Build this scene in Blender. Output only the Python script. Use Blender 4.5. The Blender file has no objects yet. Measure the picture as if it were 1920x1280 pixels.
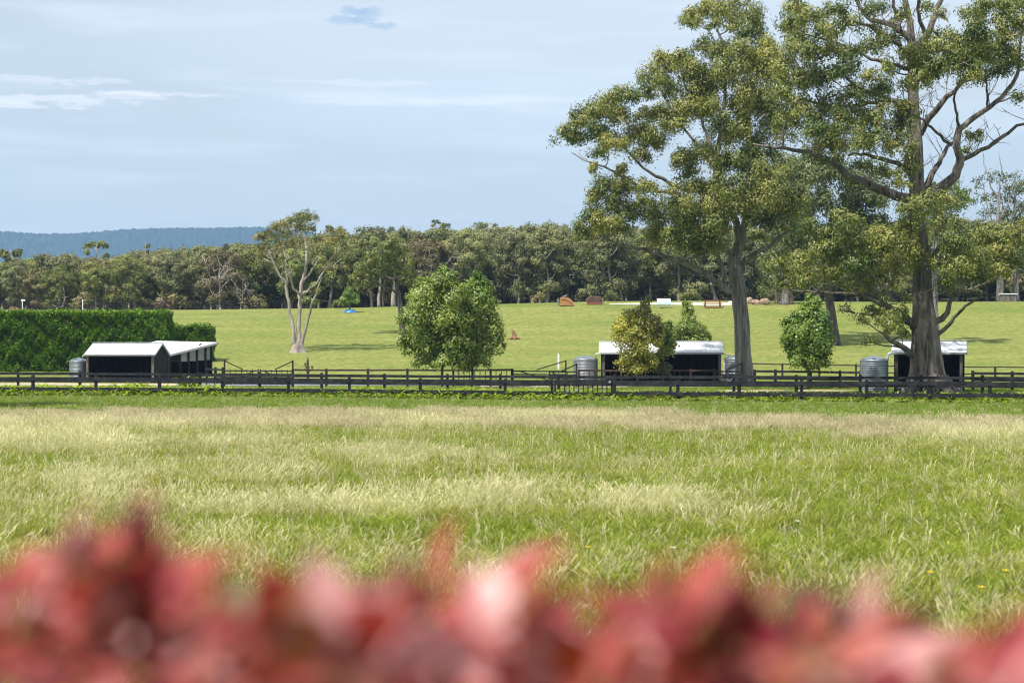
import bpy, math, random
import numpy as np
from mathutils import Vector

# ------------------------------------------------------------------ camera, sky, sun, exposure
S = bpy.context.scene
COL = S.collection
F = 3200.0            # focal length in pixels of the 1920 px wide photograph
HZ = 665.0            # row of the true horizon
CAMZ = 2.4
R = math.radians

cam_data = bpy.data.cameras.new('camera')
cam_data.sensor_width = 36.0
cam_data.lens = F / 1920.0 * 36.0
cam_data.shift_y = (HZ - 640.0) / 1920.0
cam_data.clip_start = 0.05
cam_data.clip_end = 20000
cam_data.dof.use_dof = True
cam_data.dof.focus_distance = 100.0
cam_data.dof.aperture_fstop = 2.5
cam = bpy.data.objects.new('camera', cam_data)
COL.objects.link(cam)
cam.location = (0, 0, CAMZ)
cam.rotation_euler = (R(90), 0, 0)
S.camera = cam

SUN_DIR = Vector((-0.52, -0.58, 1.28)).normalized()      # towards the sun
sun_el = math.asin(SUN_DIR.z)
sun_az = math.atan2(SUN_DIR.x, SUN_DIR.y)

world = bpy.data.worlds.new('World')
S.world = world
world.use_nodes = True
wn, wl = world.node_tree.nodes, world.node_tree.links
wn.clear()


def wnode(t, **kw):
    n = wn.new(t)
    for k, v in kw.items():
        setattr(n, k, v)
    return n


def wmath(op, a, b=None, c=None):
    n = wn.new('ShaderNodeMath')
    n.operation = op
    for i, v in enumerate((a, b, c)):
        if v is None:
            continue
        if isinstance(v, (int, float)):
            n.inputs[i].default_value = v
        else:
            wl.new(v, n.inputs[i])
    return n.outputs[0]


sky = wnode('ShaderNodeTexSky', sky_type='NISHITA', sun_disc=False)
sky.sun_elevation = sun_el
sky.sun_rotation = sun_az
sky.air_density = 1.0
sky.dust_density = 1.2
sky.ozone_density = 1.3
geo = wnode('ShaderNodeTexCoord')
sep = wnode('ShaderNodeSeparateXYZ')
wl.new(geo.outputs['Generated'], sep.inputs[0])
az = wmath('ARCTAN2', sep.outputs[0], sep.outputs[1])
el = wmath('ARCSINE', sep.outputs[2])


def wnoise(sx, sy, scale, detail, rough, ox=0.0, oy=0.0):
    cx = wnode('ShaderNodeCombineXYZ')
    wl.new(wmath('MULTIPLY_ADD', az, sx, ox), cx.inputs[0])
    wl.new(wmath('MULTIPLY_ADD', el, sy, oy), cx.inputs[1])
    n = wnode('ShaderNodeTexNoise')
    n.inputs['Scale'].default_value = scale
    n.inputs['Detail'].default_value = detail
    n.inputs['Roughness'].default_value = rough
    wl.new(cx.outputs[0], n.inputs['Vector'])
    return n.outputs['Fac']


def wramp(x, lo, hi):
    m = wnode('ShaderNodeMapRange', interpolation_type='SMOOTHSTEP')
    m.inputs['From Min'].default_value = lo
    m.inputs['From Max'].default_value = hi
    wl.new(x, m.inputs['Value'])
    return m.outputs[0]


def blob(pxc, pyc, wx, wy, dist=None):
    a0 = math.atan2(pxc - 960, F)
    e0 = math.atan2(HZ - pyc, F)
    da = wmath('DIVIDE', wmath('SUBTRACT', az, a0), wx / F)
    de = wmath('DIVIDE', wmath('SUBTRACT', el, e0), wy / F)
    r2 = wmath('ADD', wmath('MULTIPLY', da, da), wmath('MULTIPLY', de, de))
    if dist is not None:
        r2 = wmath('ADD', r2, dist)
    m = wnode('ShaderNodeMapRange', interpolation_type='SMOOTHSTEP')
    m.inputs['From Min'].default_value = 1.3
    m.inputs['From Max'].default_value = 0.2
    wl.new(r2, m.inputs['Value'])
    return m.outputs[0]


def wmix(fac, a, b):
    m = wnode('ShaderNodeMix', data_type='RGBA')
    if isinstance(fac, (int, float)):
        m.inputs[0].default_value = fac
    else:
        wl.new(fac, m.inputs[0])
    for i, v in ((6, a), (7, b)):
        if isinstance(v, tuple):
            m.inputs[i].default_value = v
        else:
            wl.new(v, m.inputs[i])
    return m.outputs[2]


SKS = 0.10
K = 1.0 / SKS
veil = wramp(wnoise(2.2, 9.0, 1.0, 3.0, 0.5, 3.1, 1.7), 0.34, 0.72)
col = wmix(wmath('MULTIPLY_ADD', veil, 0.16, 0.66), sky.outputs[0], (0.655 * K, 0.705 * K, 0.715 * K, 1))
low = wramp(el, 0.115, 0.02)
col = wmix(wmath('MULTIPLY', low, 0.75), col, (0.76 * K, 0.80 * K, 0.80 * K, 1))
streak = wramp(wnoise(7.0, 70.0, 1.0, 6.0, 0.55, 0.4, 5.2), 0.46, 0.74)
band = blob(860, 198, 420, 22)
band2 = blob(1010, 210, 600, 80)
band3 = blob(1000, 60, 900, 150)
col = wmix(wmath('MULTIPLY', band3, 0.35), col, (0.70 * K, 0.78 * K, 0.86 * K, 1))
col = wmix(wmath('MULTIPLY', band2, 0.4), col, (0.66 * K, 0.76 * K, 0.86 * K, 1))
col = wmix(wmath('MULTIPLY', streak, wmath('MULTIPLY_ADD', band, 0.5, 0.42)), col, (0.76 * K, 0.82 * K, 0.89 * K, 1))
nf = wmath('MULTIPLY', wmath('SUBTRACT', wnoise(40.0, 150.0, 1.0, 6.0, 0.65, 2.0, 0.0), 0.5), 7.0)
for bx, by, bw, bh, am in ((110, 205, 130, 9, .62), (230, 192, 90, 7, .45), (330, 186, 140, 5, .6), (30, 172, 110, 9, .42),
                           (180, 166, 60, 7, .4), (820, 192, 110, 7, .4), (660, 158, 120, 6, .3), (60, 216, 90, 6, .6)):
    col = wmix(wmath('MULTIPLY', blob(bx, by, bw, bh, nf), am), col, (0.86 * K, 0.87 * K, 0.89 * K, 1))
nf2 = wmath('MULTIPLY', wmath('SUBTRACT', wnoise(70.0, 130.0, 1.0, 6.0, 0.6, 7.0, 3.0), 0.5), 5.5)
for bx, by, bw, bh in ((690, 34, 40, 17), (645, 40, 34, 10), (662, 24, 30, 9), (712, 50, 26, 9)):
    col = wmix(wmath('MULTIPLY', blob(bx, by, bw, bh, nf2), 0.6), col, (0.33 * K, 0.46 * K, 0.62 * K, 1))
bg = wnode('ShaderNodeBackground')
bg.inputs['Strength'].default_value = SKS
wl.new(col, bg.inputs['Color'])
out = wnode('ShaderNodeOutputWorld')
wl.new(bg.outputs[0], out.inputs['Surface'])
world.cycles.sampling_method = 'MANUAL'
world.cycles.sample_map_resolution = 512

sd = bpy.data.lights.new('sun', 'SUN')
sd.energy = 5.0
sd.angle = R(0.55)
sd.color = (1.0, 0.95, 0.87)
so = bpy.data.objects.new('sun', sd)
COL.objects.link(so)
so.rotation_euler = SUN_DIR.to_track_quat('Z', 'Y').to_euler()
so.location = (-60, -50, 120)

S.view_settings.view_transform = 'Standard'
S.view_settings.look = 'None'
S.view_settings.exposure = 0.42
S.view_settings.gamma = 1.0
S.view_settings.use_curve_mapping = False
S.render.engine = 'CYCLES'
cy = S.cycles
cy.max_bounces = 6
cy.diffuse_bounces = 3
cy.glossy_bounces = 2
cy.transmission_bounces = 3
cy.transparent_max_bounces = 4
cy.volume_bounces = 0
cy.caustics_reflective = False
cy.caustics_refractive = False
cy.sample_clamp_indirect = 5.0
cy.use_adaptive_sampling = True
cy.adaptive_threshold = 0.01
cy.use_denoising = True
cy.pixel_filter_type = 'BLACKMAN_HARRIS'
cy.filter_width = 1.15

rng = np.random.default_rng(7)
random.seed(7)


# ------------------------------------------------------------------ helpers
def P(px, py, D):
    return np.array(((px - 960.0) / F * D, D, CAMZ + (HZ - py) / F * D))


def tag(o, label=None, cat=None, group=None, kind=None):
    if label: o['label'] = label
    if cat: o['category'] = cat
    if group: o['group'] = group
    if kind: o['kind'] = kind
    return o


def empty(name, loc, rz=0.0, label=None, cat=None, group=None):
    o = bpy.data.objects.new(name, None)
    COL.objects.link(o)
    o.location = tuple(float(v) for v in loc)
    o.rotation_euler = (0, 0, rz)
    o.empty_display_size = 0.3
    return tag(o, label, cat, group)


def linkob(name, me, parent=None, loc=None):
    o = bpy.data.objects.new(name, me)
    COL.objects.link(o)
    if parent is not None:
        o.parent = parent
    if loc is not None:
        o.location = tuple(float(v) for v in loc)
    return o


class MB:
    """collects shapes for one mesh"""
    def __init__(self):
        self.v, self.f, self.n = [], [], 0

    def add(self, v, f):
        v = np.asarray(v, float).reshape(-1, 3)
        self.v.append(v)
        self.f += [tuple(i + self.n for i in q) for q in f]
        self.n += len(v)
        return self

    def box(self, c, s, rz=0.0, top=None):
        x, y, z = s[0] / 2, s[1] / 2, s[2] / 2
        v = np.array([(i * x, j * y, k * z) for k in (-1, 1) for j in (-1, 1) for i in (-1, 1)], float)
        if top is not None:
            v[4:, :2] *= top
        if rz:
            cc, ss = math.cos(rz), math.sin(rz)
            v = np.c_[v[:, 0] * cc - v[:, 1] * ss, v[:, 0] * ss + v[:, 1] * cc, v[:, 2]]
        v += np.asarray(c, float)
        return self.add(v, [(0, 2, 3, 1), (4, 5, 7, 6), (0, 1, 5, 4), (2, 6, 7, 3), (0, 4, 6, 2), (1, 3, 7, 5)])

    def bar(self, a, b, w, h, up=(0, 0, 1)):
        """rectangular bar from a to b, w across, h along up"""
        a, b = np.asarray(a, float), np.asarray(b, float)
        d = b - a
        L = np.linalg.norm(d)
        d /= max(L, 1e-9)
        up = np.asarray(up, float)
        s = np.cross(d, up)
        s /= max(np.linalg.norm(s), 1e-9)
        u = np.cross(s, d)
        v = []
        for p in (a, b):
            for i, j in ((-1, -1), (1, -1), (1, 1), (-1, 1)):
                v.append(p + s * i * w / 2 + u * j * h / 2)
        return self.add(v, [(0, 1, 2, 3), (7, 6, 5, 4), (0, 4, 5, 1), (1, 5, 6, 2), (2, 6, 7, 3), (3, 7, 4, 0)])

    def tube(self, pts, rad, n=8, cap=True, lump=None):
        v, f = tube_arrays(pts, rad, n, cap, lump)
        return self.add(v, f)

    def lathe(self, c, prof, n=24):
        v, f = [], []
        m = len(prof)
        for r_, z_ in prof:
            for k in range(n):
                a = 2 * math.pi * k / n
                v.append((c[0] + r_ * math.cos(a), c[1] + r_ * math.sin(a), c[2] + z_))
        for i in range(m - 1):
            for k in range(n):
                k2 = (k + 1) % n
                f.append((i * n + k, i * n + k2, (i + 1) * n + k2, (i + 1) * n + k))
        f.append(tuple(range(n - 1, -1, -1)))
        f.append(tuple((m - 1) * n + k for k in range(n)))
        return self.add(v, f)

    def build(self, name, m, parent=None, loc=None, smooth=False):
        me = bpy.data.meshes.new(name)
        me.from_pydata(np.concatenate(self.v).tolist(), [], self.f)
        me.materials.append(m)
        if smooth:
            me.polygons.foreach_set('use_smooth', [True] * len(me.polygons))
        me.update()
        return linkob(name, me, parent, loc)


def tube_arrays(pts, rad, n=8, cap=True, lump=None):
    pts = np.asarray(pts, float)
    rad = np.asarray(rad, float)
    m = len(pts)
    t = np.gradient(pts, axis=0)
    t /= np.linalg.norm(t, axis=1)[:, None] + 1e-9
    ref = np.array((0.13, 0.99, 0.05)) if abs(t[0][1]) < 0.9 else np.array((1.0, 0, 0))
    v = []
    a = np.arange(n) * 2 * math.pi / n
    for i in range(m):
        s = np.cross(t[i], ref)
        s /= np.linalg.norm(s) + 1e-9
        u = np.cross(s, t[i])
        r_ = rad[i] * (np.ones(n) if lump is None else lump(i, a))
        v.append(pts[i] + (np.cos(a) * r_)[:, None] * s + (np.sin(a) * r_)[:, None] * u)
    v = np.concatenate(v)
    f = []
    for i in range(m - 1):
        for k in range(n):
            k2 = (k + 1) % n
            f.append((i * n + k, i * n + k2, (i + 1) * n + k2, (i + 1) * n + k))
    if cap:
        f.append(tuple((m - 1) * n + k for k in range(n)))
        f.append(tuple(range(n - 1, -1, -1)))
    return v, f


def smoothline(pts, rad, step=0.6, wob=0.0):
    """Catmull-Rom through pts"""
    pts = np.asarray(pts, float)
    rad = np.asarray(rad, float)
    if len(pts) < 2:
        return pts, rad
    ext = np.vstack([2 * pts[0] - pts[1], pts, 2 * pts[-1] - pts[-2]])
    op, orr = [], []
    for i in range(len(pts) - 1):
        p0, p1, p2, p3 = ext[i:i + 4]
        k = max(2, int(np.linalg.norm(p2 - p1) / step) + 1)
        for t in np.linspace(0, 1, k, endpoint=False):
            op.append(0.5 * (2 * p1 + (p2 - p0) * t + (2 * p0 - 5 * p1 + 4 * p2 - p3) * t * t + (3 * p1 - p0 - 3 * p2 + p3) * t ** 3))
            orr.append(rad[i] * (1 - t) + rad[i + 1] * t)
    op.append(pts[-1]); orr.append(rad[-1])
    op = np.array(op); orr = np.array(orr)
    if wob and len(op) > 2:
        op[1:-1] += rng.normal(0, wob, (len(op) - 2, 3))
    return op, orr


def quads_mesh(name, V, ncol, m, vps=4):
    """V (N*4,3) vertices, each four a quad; ncol (N,3) colour per quad"""
    N = len(V) // 4
    me = bpy.data.meshes.new(name)
    me.vertices.add(N * 4)
    me.vertices.foreach_set('co', V.astype(np.float32).ravel())
    me.loops.add(N * 4)
    me.loops.foreach_set('vertex_index', np.arange(N * 4, dtype=np.int32))
    me.polygons.add(N)
    me.polygons.foreach_set('loop_start', np.arange(0, N * 4, 4, dtype=np.int32))
    me.polygons.foreach_set('loop_total', np.full(N, 4, dtype=np.int32))
    at = me.color_attributes.new('tint', 'FLOAT_COLOR', 'POINT')
    c = np.ones((N * 4, 4), np.float32)
    c[:, :3] = np.repeat(ncol, 4, axis=0)
    at.data.foreach_set('color', c.ravel())
    me.materials.append(m)
    me.update(calc_edges=True)
    return me


def unit(a):
    return a / (np.linalg.norm(a, axis=-1, keepdims=True) + 1e-9)


def leaf_quads(C, A, L, W, g=rng, Nn=None):
    """diamond leaves: centre C, long axis A, blades roughly facing Nn"""
    N = len(C)
    A = unit(A)
    if Nn is not None:
        Nn = unit(Nn)
        A = unit(A - Nn * np.sum(A * Nn, axis=1, keepdims=True) * .85)
        S_ = unit(np.cross(A, Nn))
    else:
        S_ = unit(np.cross(A, unit(g.normal(size=(N, 3)))))
    L = np.broadcast_to(L, (N,))[:, None] / 2
    W = np.broadcast_to(W, (N,))[:, None] / 2
    V = np.empty((N, 4, 3))
    V[:, 0] = C - A * L
    V[:, 1] = C + S_ * W - A * L * 0.15
    V[:, 2] = C + A * L
    V[:, 3] = C - S_ * W - A * L * 0.15
    return V.reshape(-1, 3)


# ------------------------------------------------------------------ materials
def newmat(name):
    m = bpy.data.materials.new(name)
    m.use_nodes = True
    nt = m.node_tree
    nt.nodes.clear()
    o = nt.nodes.new('ShaderNodeOutputMaterial')
    return m, nt, o


def N_(nt, t, **kw):
    n = nt.nodes.new(t)
    ins = kw.pop('ins', {})
    for k, v in kw.items():
        setattr(n, k, v)
    for k, v in ins.items():
        if hasattr(v, 'is_output') or isinstance(v, bpy.types.NodeSocket):
            nt.links.new(v, n.inputs[k])
        else:
            n.inputs[k].default_value = v
    return n


def rgba(c):
    return (c[0], c[1], c[2], 1.0)


def mapped(nt, scale, obj=True):
    tc = N_(nt, 'ShaderNodeTexCoord')
    mp = N_(nt, 'ShaderNodeMapping', ins={'Vector': tc.outputs['Object'], 'Scale': scale})
    return mp.outputs[0]


def surf(name, c1, c2, scale=(1, 1, 1), nscale=4.0, rough=0.8, spec=0.3, metal=0.0, bump=0.0, c3=None, detail=6.0, bdist=0.02, lo=.35, hi=.65):
    m, nt, o = newmat(name)
    vec = mapped(nt, scale)
    n1 = N_(nt, 'ShaderNodeTexNoise', ins={'Vector': vec, 'Scale': nscale, 'Detail': detail, 'Roughness': 0.62})
    mr = N_(nt, 'ShaderNodeMapRange', ins={'Value': n1.outputs['Fac'], 'From Min': lo, 'From Max': hi})
    mx = N_(nt, 'ShaderNodeMix', data_type='RGBA', ins={0: mr.outputs[0], 6: rgba(c1), 7: rgba(c2)})
    colr = mx.outputs[2]
    if c3 is not None:
        n2 = N_(nt, 'ShaderNodeTexNoise', ins={'Vector': vec, 'Scale': nscale * 0.23, 'Detail': 4.0, 'Roughness': 0.6})
        mr2 = N_(nt, 'ShaderNodeMapRange', ins={'Value': n2.outputs['Fac'], 'From Min': 0.45, 'From Max': 0.65})
        colr = N_(nt, 'ShaderNodeMix', data_type='RGBA', ins={0: mr2.outputs[0], 6: colr, 7: rgba(c3)}).outputs[2]
    b = N_(nt, 'ShaderNodeBsdfPrincipled', ins={'Base Color': colr, 'Roughness': rough, 'Specular IOR Level': spec, 'Metallic': metal})
    if bump:
        bp = N_(nt, 'ShaderNodeBump', ins={'Height': n1.outputs['Fac'], 'Strength': bump, 'Distance': bdist})
        nt.links.new(bp.outputs[0], b.inputs['Normal'])
    nt.links.new(b.outputs[0], o.inputs['Surface'])
    return m


def leafmat(name, rough=0.5, spec=0.35, trans=0.3, jitter=0.25, tboost=(1.25, 1.45, 0.6)):
    m, nt, o = newmat(name)
    at = N_(nt, 'ShaderNodeAttribute', attribute_name='tint')
    oi = N_(nt, 'ShaderNodeObjectInfo')
    v = N_(nt, 'ShaderNodeMapRange', ins={'Value': oi.outputs['Random'], 'To Min': 1 - jitter, 'To Max': 1 + jitter})
    hs = N_(nt, 'ShaderNodeHueSaturation', ins={'Color': at.outputs['Color'], 'Value': v.outputs[0]})
    b = N_(nt, 'ShaderNodeBsdfPrincipled', ins={'Base Color': hs.outputs[0], 'Roughness': rough, 'Specular IOR Level': spec})
    tb = N_(nt, 'ShaderNodeMix', data_type='RGBA', blend_type='MULTIPLY', ins={0: 1.0, 6: hs.outputs[0], 7: rgba(tboost)})
    t = N_(nt, 'ShaderNodeBsdfTranslucent', ins={'Color': tb.outputs[2]})
    mx = N_(nt, 'ShaderNodeMixShader', ins={0: trans, 1: b.outputs[0], 2: t.outputs[0]})
    nt.links.new(mx.outputs[0], o.inputs['Surface'])
    return m


def grassground(name, A, B, C, streak=True, bump=0.5):
    m, nt, o = newmat(name)
    v1 = mapped(nt, (1.0, 0.7, 1.0))
    n1 = N_(nt, 'ShaderNodeTexNoise', ins={'Vector': v1, 'Scale': 1.7, 'Detail': 9.0, 'Roughness': 0.78})
    v2 = mapped(nt, (0.045, 0.22, 0.1))
    n2 = N_(nt, 'ShaderNodeTexNoise', ins={'Vector': v2, 'Scale': 1.0, 'Detail': 7.0, 'Roughness': 0.65, 'Distortion': 0.4})
    v3 = mapped(nt, (0.06, 0.11, 0.1))
    n3 = N_(nt, 'ShaderNodeTexNoise', ins={'Vector': v3, 'Scale': 1.0, 'Detail': 4.0, 'Roughness': 0.55})
    f1 = N_(nt, 'ShaderNodeMapRange', ins={'Value': n2.outputs['Fac'], 'From Min': 0.38, 'From Max': 0.64})
    f2 = N_(nt, 'ShaderNodeMapRange', ins={'Value': n1.outputs['Fac'], 'From Min': 0.38, 'From Max': 0.72, 'To Min': 0.0, 'To Max': 1.0})
    f3 = N_(nt, 'ShaderNodeMapRange', ins={'Value': n3.outputs['Fac'], 'From Min': 0.5, 'From Max': 0.68, 'To Max': 0.75})
    m1 = N_(nt, 'ShaderNodeMix', data_type='RGBA', ins={0: f1.outputs[0], 6: rgba(A), 7: rgba(B)})
    m2 = N_(nt, 'ShaderNodeMix', data_type='RGBA', ins={0: f3.outputs[0], 6: m1.outputs[2], 7: rgba(C)})
    dk = tuple(c * 0.36 for c in A)
    m3 = N_(nt, 'ShaderNodeMix', data_type='RGBA', ins={0: f2.outputs[0], 6: m2.outputs[2], 7: rgba(dk)})
    b = N_(nt, 'ShaderNodeBsdfPrincipled', ins={'Base Color': m3.outputs[2], 'Roughness': 0.9, 'Specular IOR Level': 0.1})
    bp = N_(nt, 'ShaderNodeBump', ins={'Height': n1.outputs['Fac'], 'Strength': bump, 'Distance': 0.08})
    nt.links.new(bp.outputs[0], b.inputs['Normal'])
    nt.links.new(b.outputs[0], o.inputs['Surface'])
    return m


M = {}
M['meadow'] = grassground('meadow_soil', (0.10, 0.125, 0.03), (0.17, 0.17, 0.06), (0.08, 0.12, 0.025))
M['lawn'] = grassground('mown_grass', (0.205, 0.245, 0.055), (0.29, 0.295, 0.085), (0.145, 0.21, 0.040))
M['lawn2'] = grassground('lush_grass', (0.15, 0.22, 0.03), (0.20, 0.26, 0.04), (0.13, 0.2, 0.025))
M['floor'] = surf('forest_floor_litter', (0.05, 0.055, 0.025), (0.10, 0.085, 0.05), nscale=0.3, rough=0.95, spec=0.1)
M['drive'] = surf('bitumen_drive', (0.17, 0.18, 0.20), (0.24, 0.25, 0.27), nscale=3.0, rough=0.85, bump=0.2)
M['dirt'] = surf('pink_gravel', (0.42, 0.30, 0.23), (0.50, 0.38, 0.30), nscale=2.0, rough=0.95, bump=0.3)
M['sand'] = surf('pale_sand', (0.55, 0.47, 0.36), (0.66, 0.59, 0.48), nscale=2.0, rough=0.95, bump=0.3)
M['blacktimber'] = surf('black_stained_timber', (0.006, 0.0065, 0.009), (0.018, 0.019, 0.024), scale=(1, 1, 1), nscale=9.0, rough=0.65, spec=0.22, bump=0.3, c3=(0.034, 0.033, 0.034))
M['brownblack'] = surf('worn_black_timber', (0.02, 0.015, 0.014), (0.055, 0.036, 0.033), nscale=7.0, rough=0.7, spec=0.3, bump=0.3, c3=(0.085, 0.05, 0.04))
M['wall'] = surf('shed_dark_boards', (0.006, 0.007, 0.010), (0.016, 0.016, 0.020), scale=(6, 6, 0.7), nscale=2.0, rough=0.7, spec=0.2, bump=0.3, c3=(0.03, 0.02, 0.014))
M['inner'] = surf('shed_inner_boards', (0.008, 0.006, 0.005), (0.03, 0.017, 0.011), scale=(6, 6, 0.5), nscale=2.0, rough=0.8, spec=0.15, bump=0.3, c3=(0.04, 0.022, 0.012))
M['greytimber'] = surf('weathered_post_timber', (0.10, 0.09, 0.08), (0.24, 0.22, 0.20), scale=(8, 8, 0.8), nscale=3.0, rough=0.9, bump=0.4, c3=(0.05, 0.045, 0.04))
M['roof'] = surf('pale_roof_steel', (0.60, 0.62, 0.65), (0.68, 0.70, 0.72), scale=(0.5, 2, 1), nscale=1.5, rough=0.75, spec=0.15, c3=(0.54, 0.565, 0.60))
M['gutter'] = surf('gutter_steel', (0.22, 0.24, 0.25), (0.32, 0.33, 0.34), nscale=3.0, rough=0.5, spec=0.5)
M['fascia'] = surf('pale_fascia', (0.5, 0.5, 0.5), (0.62, 0.62, 0.62), nscale=3.0, rough=0.6)
M['whitepipe'] = surf('white_pvc', (0.74, 0.73, 0.68), (0.80, 0.79, 0.76), nscale=6.0, rough=0.4, spec=0.5)
M['galv'] = surf('galvanised_steel', (0.17, 0.20, 0.24), (0.31, 0.345, 0.385), scale=(1, 1, 3), nscale=2.2, rough=0.45, spec=0.5, metal=0.55, c3=(0.18, 0.20, 0.23))
M['galvlid'] = surf('galvanised_lid', (0.17, 0.22, 0.30), (0.25, 0.30, 0.38), nscale=2.2, rough=0.45, metal=0.5)
M['barkA'] = surf('smooth_grey_gum_bark', (0.06, 0.055, 0.052), (0.24, 0.225, 0.21), scale=(3.2, 3.2, 0.3), nscale=2.6, rough=0.9, bump=0.9, bdist=0.06, c3=(0.30, 0.28, 0.26))
M['barkB'] = surf('fibrous_grey_gum_bark', (0.03, 0.024, 0.020), (0.21, 0.18, 0.155), scale=(3.4, 3.4, 0.30), nscale=2.6, rough=0.95, bump=1.0, bdist=0.12, c3=(0.27, 0.235, 0.21))
M['barkpale'] = surf('pale_gum_bark', (0.30, 0.25, 0.21), (0.52, 0.46, 0.41), scale=(2.0, 2.0, 0.4), nscale=1.6, rough=0.85, bump=0.4, bdist=0.05, c3=(0.16, 0.14, 0.13))
M['barkdark'] = surf('dark_bark', (0.05, 0.042, 0.037), (0.15, 0.13, 0.115), scale=(3, 3, 0.5), nscale=2.0, rough=0.95, bump=0.6, bdist=0.05)
M['barkwhite'] = surf('bleached_bark', (0.42, 0.38, 0.34), (0.62, 0.58, 0.54), scale=(2, 2, 0.4), nscale=1.5, rough=0.85)
M['exposed'] = surf('bare_split_wood', (0.42, 0.31, 0.24), (0.52, 0.40, 0.32), scale=(2, 2, 0.4), nscale=3.0, rough=0.9)
M['leaf'] = leafmat('gum_leaves', rough=0.45, spec=0.4, trans=0.15, jitter=0.0)
M['leaffar'] = leafmat('wood_leaves', rough=0.6, spec=0.25, trans=0.14, jitter=0.28)
M['leafbroad'] = leafmat('broad_leaves', rough=0.42, spec=0.5, trans=0.28, jitter=0.0)
M['strap'] = leafmat('strap_leaves', rough=0.4, spec=0.45, trans=0.42, jitter=0.1)
M['leafhedge'] = leafmat('hedge_leaves', rough=0.5, spec=0.3, trans=0.25, jitter=0.0)
M['blade'] = leafmat('grass_blades', rough=0.6, spec=0.2, trans=0.38, jitter=0.14, tboost=(1.15, 1.3, 0.7))
M['core'] = surf('hedge_inner_twigs', (0.02, 0.03, 0.008), (0.035, 0.045, 0.015), nscale=3.0, rough=1.0, spec=0.0)
M['mountain'] = surf('far_forest', (0.018, 0.030, 0.016), (0.05, 0.065, 0.035), nscale=0.035, rough=1.0, spec=0.0, c3=(0.035, 0.05, 0.03), detail=10.0)
M['orangewood'] = surf('orange_stained_wood', (0.33, 0.16, 0.065), (0.42, 0.22, 0.09), scale=(1, 1, 6), nscale=2.0, rough=0.8)
M['redwood'] = surf('red_brown_wood', (0.20, 0.065, 0.035), (0.30, 0.11, 0.06), scale=(1, 1, 4), nscale=3.0, rough=0.7)
M['whitepaint'] = surf('white_paint', (0.74, 0.77, 0.80), (0.80, 0.82, 0.84), nscale=3.0, rough=0.5)
M['aqua'] = surf('pale_aqua_paint', (0.42, 0.66, 0.70), (0.50, 0.72, 0.76), nscale=3.0, rough=0.5)
M['brush'] = surf('dry_brush', (0.14, 0.09, 0.07), (0.26, 0.17, 0.13), scale=(5, 5, 1), nscale=3.0, rough=0.95, bump=1.0)
M['boulder'] = surf('sandstone', (0.30, 0.20, 0.15), (0.46, 0.33, 0.27), nscale=1.5, rough=0.95, bump=0.6)
M['whitestone'] = surf('white_stone', (0.55, 0.54, 0.50), (0.72, 0.70, 0.66), nscale=2.5, rough=0.9)
M['blue'] = surf('blue_plastic', (0.02, 0.16, 0.50), (0.03, 0.22, 0.62), nscale=5.0, rough=0.35, spec=0.5)
M['stump'] = surf('stump_wood', (0.17, 0.09, 0.05), (0.33, 0.19, 0.11), scale=(3, 3, 0.7), nscale=3.0, rough=0.95, bump=0.8)
M['redroof'] = surf('brown_tile', (0.22, 0.12, 0.08), (0.30, 0.17, 0.12), nscale=3.0, rough=0.9)


# ------------------------------------------------------------------ terrain
PROF_D = np.array([-60, 0, 60, 85, 110, 126, 134, 145, 160, 185, 205, 214, 222, 240, 300, 480, 560, 700, 1000, 4000, 9000], float)
PROF_Z = np.array([0, 0, .0, .05, .15, .33, .55, 1.35, 2.75, 5.55, 8.05, 8.95, 9.25, 9.1, 12.0, 23, 23, 14, 0, 0, 0], float)
_t = np.arange(-60, 9000, 1.0)
_z = np.interp(_t, PROF_D, PROF_Z)
_z = np.convolve(np.pad(_z, 6, mode='edge'), np.ones(13) / 13, mode='valid')


def gz(x, y):
    x = np.asarray(x, float); y = np.asarray(y, float)
    z = np.interp(y, _t, _z)
    u = x / np.maximum(y, 40.0) * F + 960.0
    f = np.interp(u, [0, 640, 820, 1100, 1920], [.905, .915, .95, 1.0, 1.02])
    k = np.clip((y - 140) / 60, 0, 1)
    z = z * (1 + (f - 1) * k)
    k2 = np.clip((y - 240) / 240, 0, 1)
    z = z * (1 + k2 * (np.interp(u, [-400, 0, 400, 800, 1300, 1700, 2200], [.60, .72, .88, 1.14, 1.16, 1.20, 1.25]) - 1))
    z = z + 0.05 * np.sin(x * 0.13 + y * 0.05) * np.clip((y - 60) / 90, 0, 1) + 0.22 * np.sin(x * 0.045 + 1.0) * np.sin(y * 0.06) * np.clip((y - 135) / 40, 0, 1)
    return z


def G(px, D, dz=0.0):
    x = (px - 960.0) / F * D
    return np.array((x, D, float(gz(x, D)) + dz))


def sheet(name, ys, ulo, uhi, nx, m, dz=0.0, minhalf=0.0):
    V, Fc = [], []
    for y in ys:
        a = (ulo - 960) / F * max(y, 40); b = (uhi - 960) / F * max(y, 40)
        if minhalf:
            a, b = min(a, -minhalf), max(b, minhalf)
        xs = np.linspace(a, b, nx)
        V.append(np.c_[xs, np.full(nx, y), gz(xs, np.full(nx, y)) + dz])
    V = np.concatenate(V)
    for j in range(len(ys) - 1):
        for i in range(nx - 1):
            k = j * nx + i
            Fc.append((k, k + 1, k + nx + 1, k + nx))
    o = MB().add(V, Fc).build(name, m, smooth=True)
    return tag(o, kind='structure')


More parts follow.
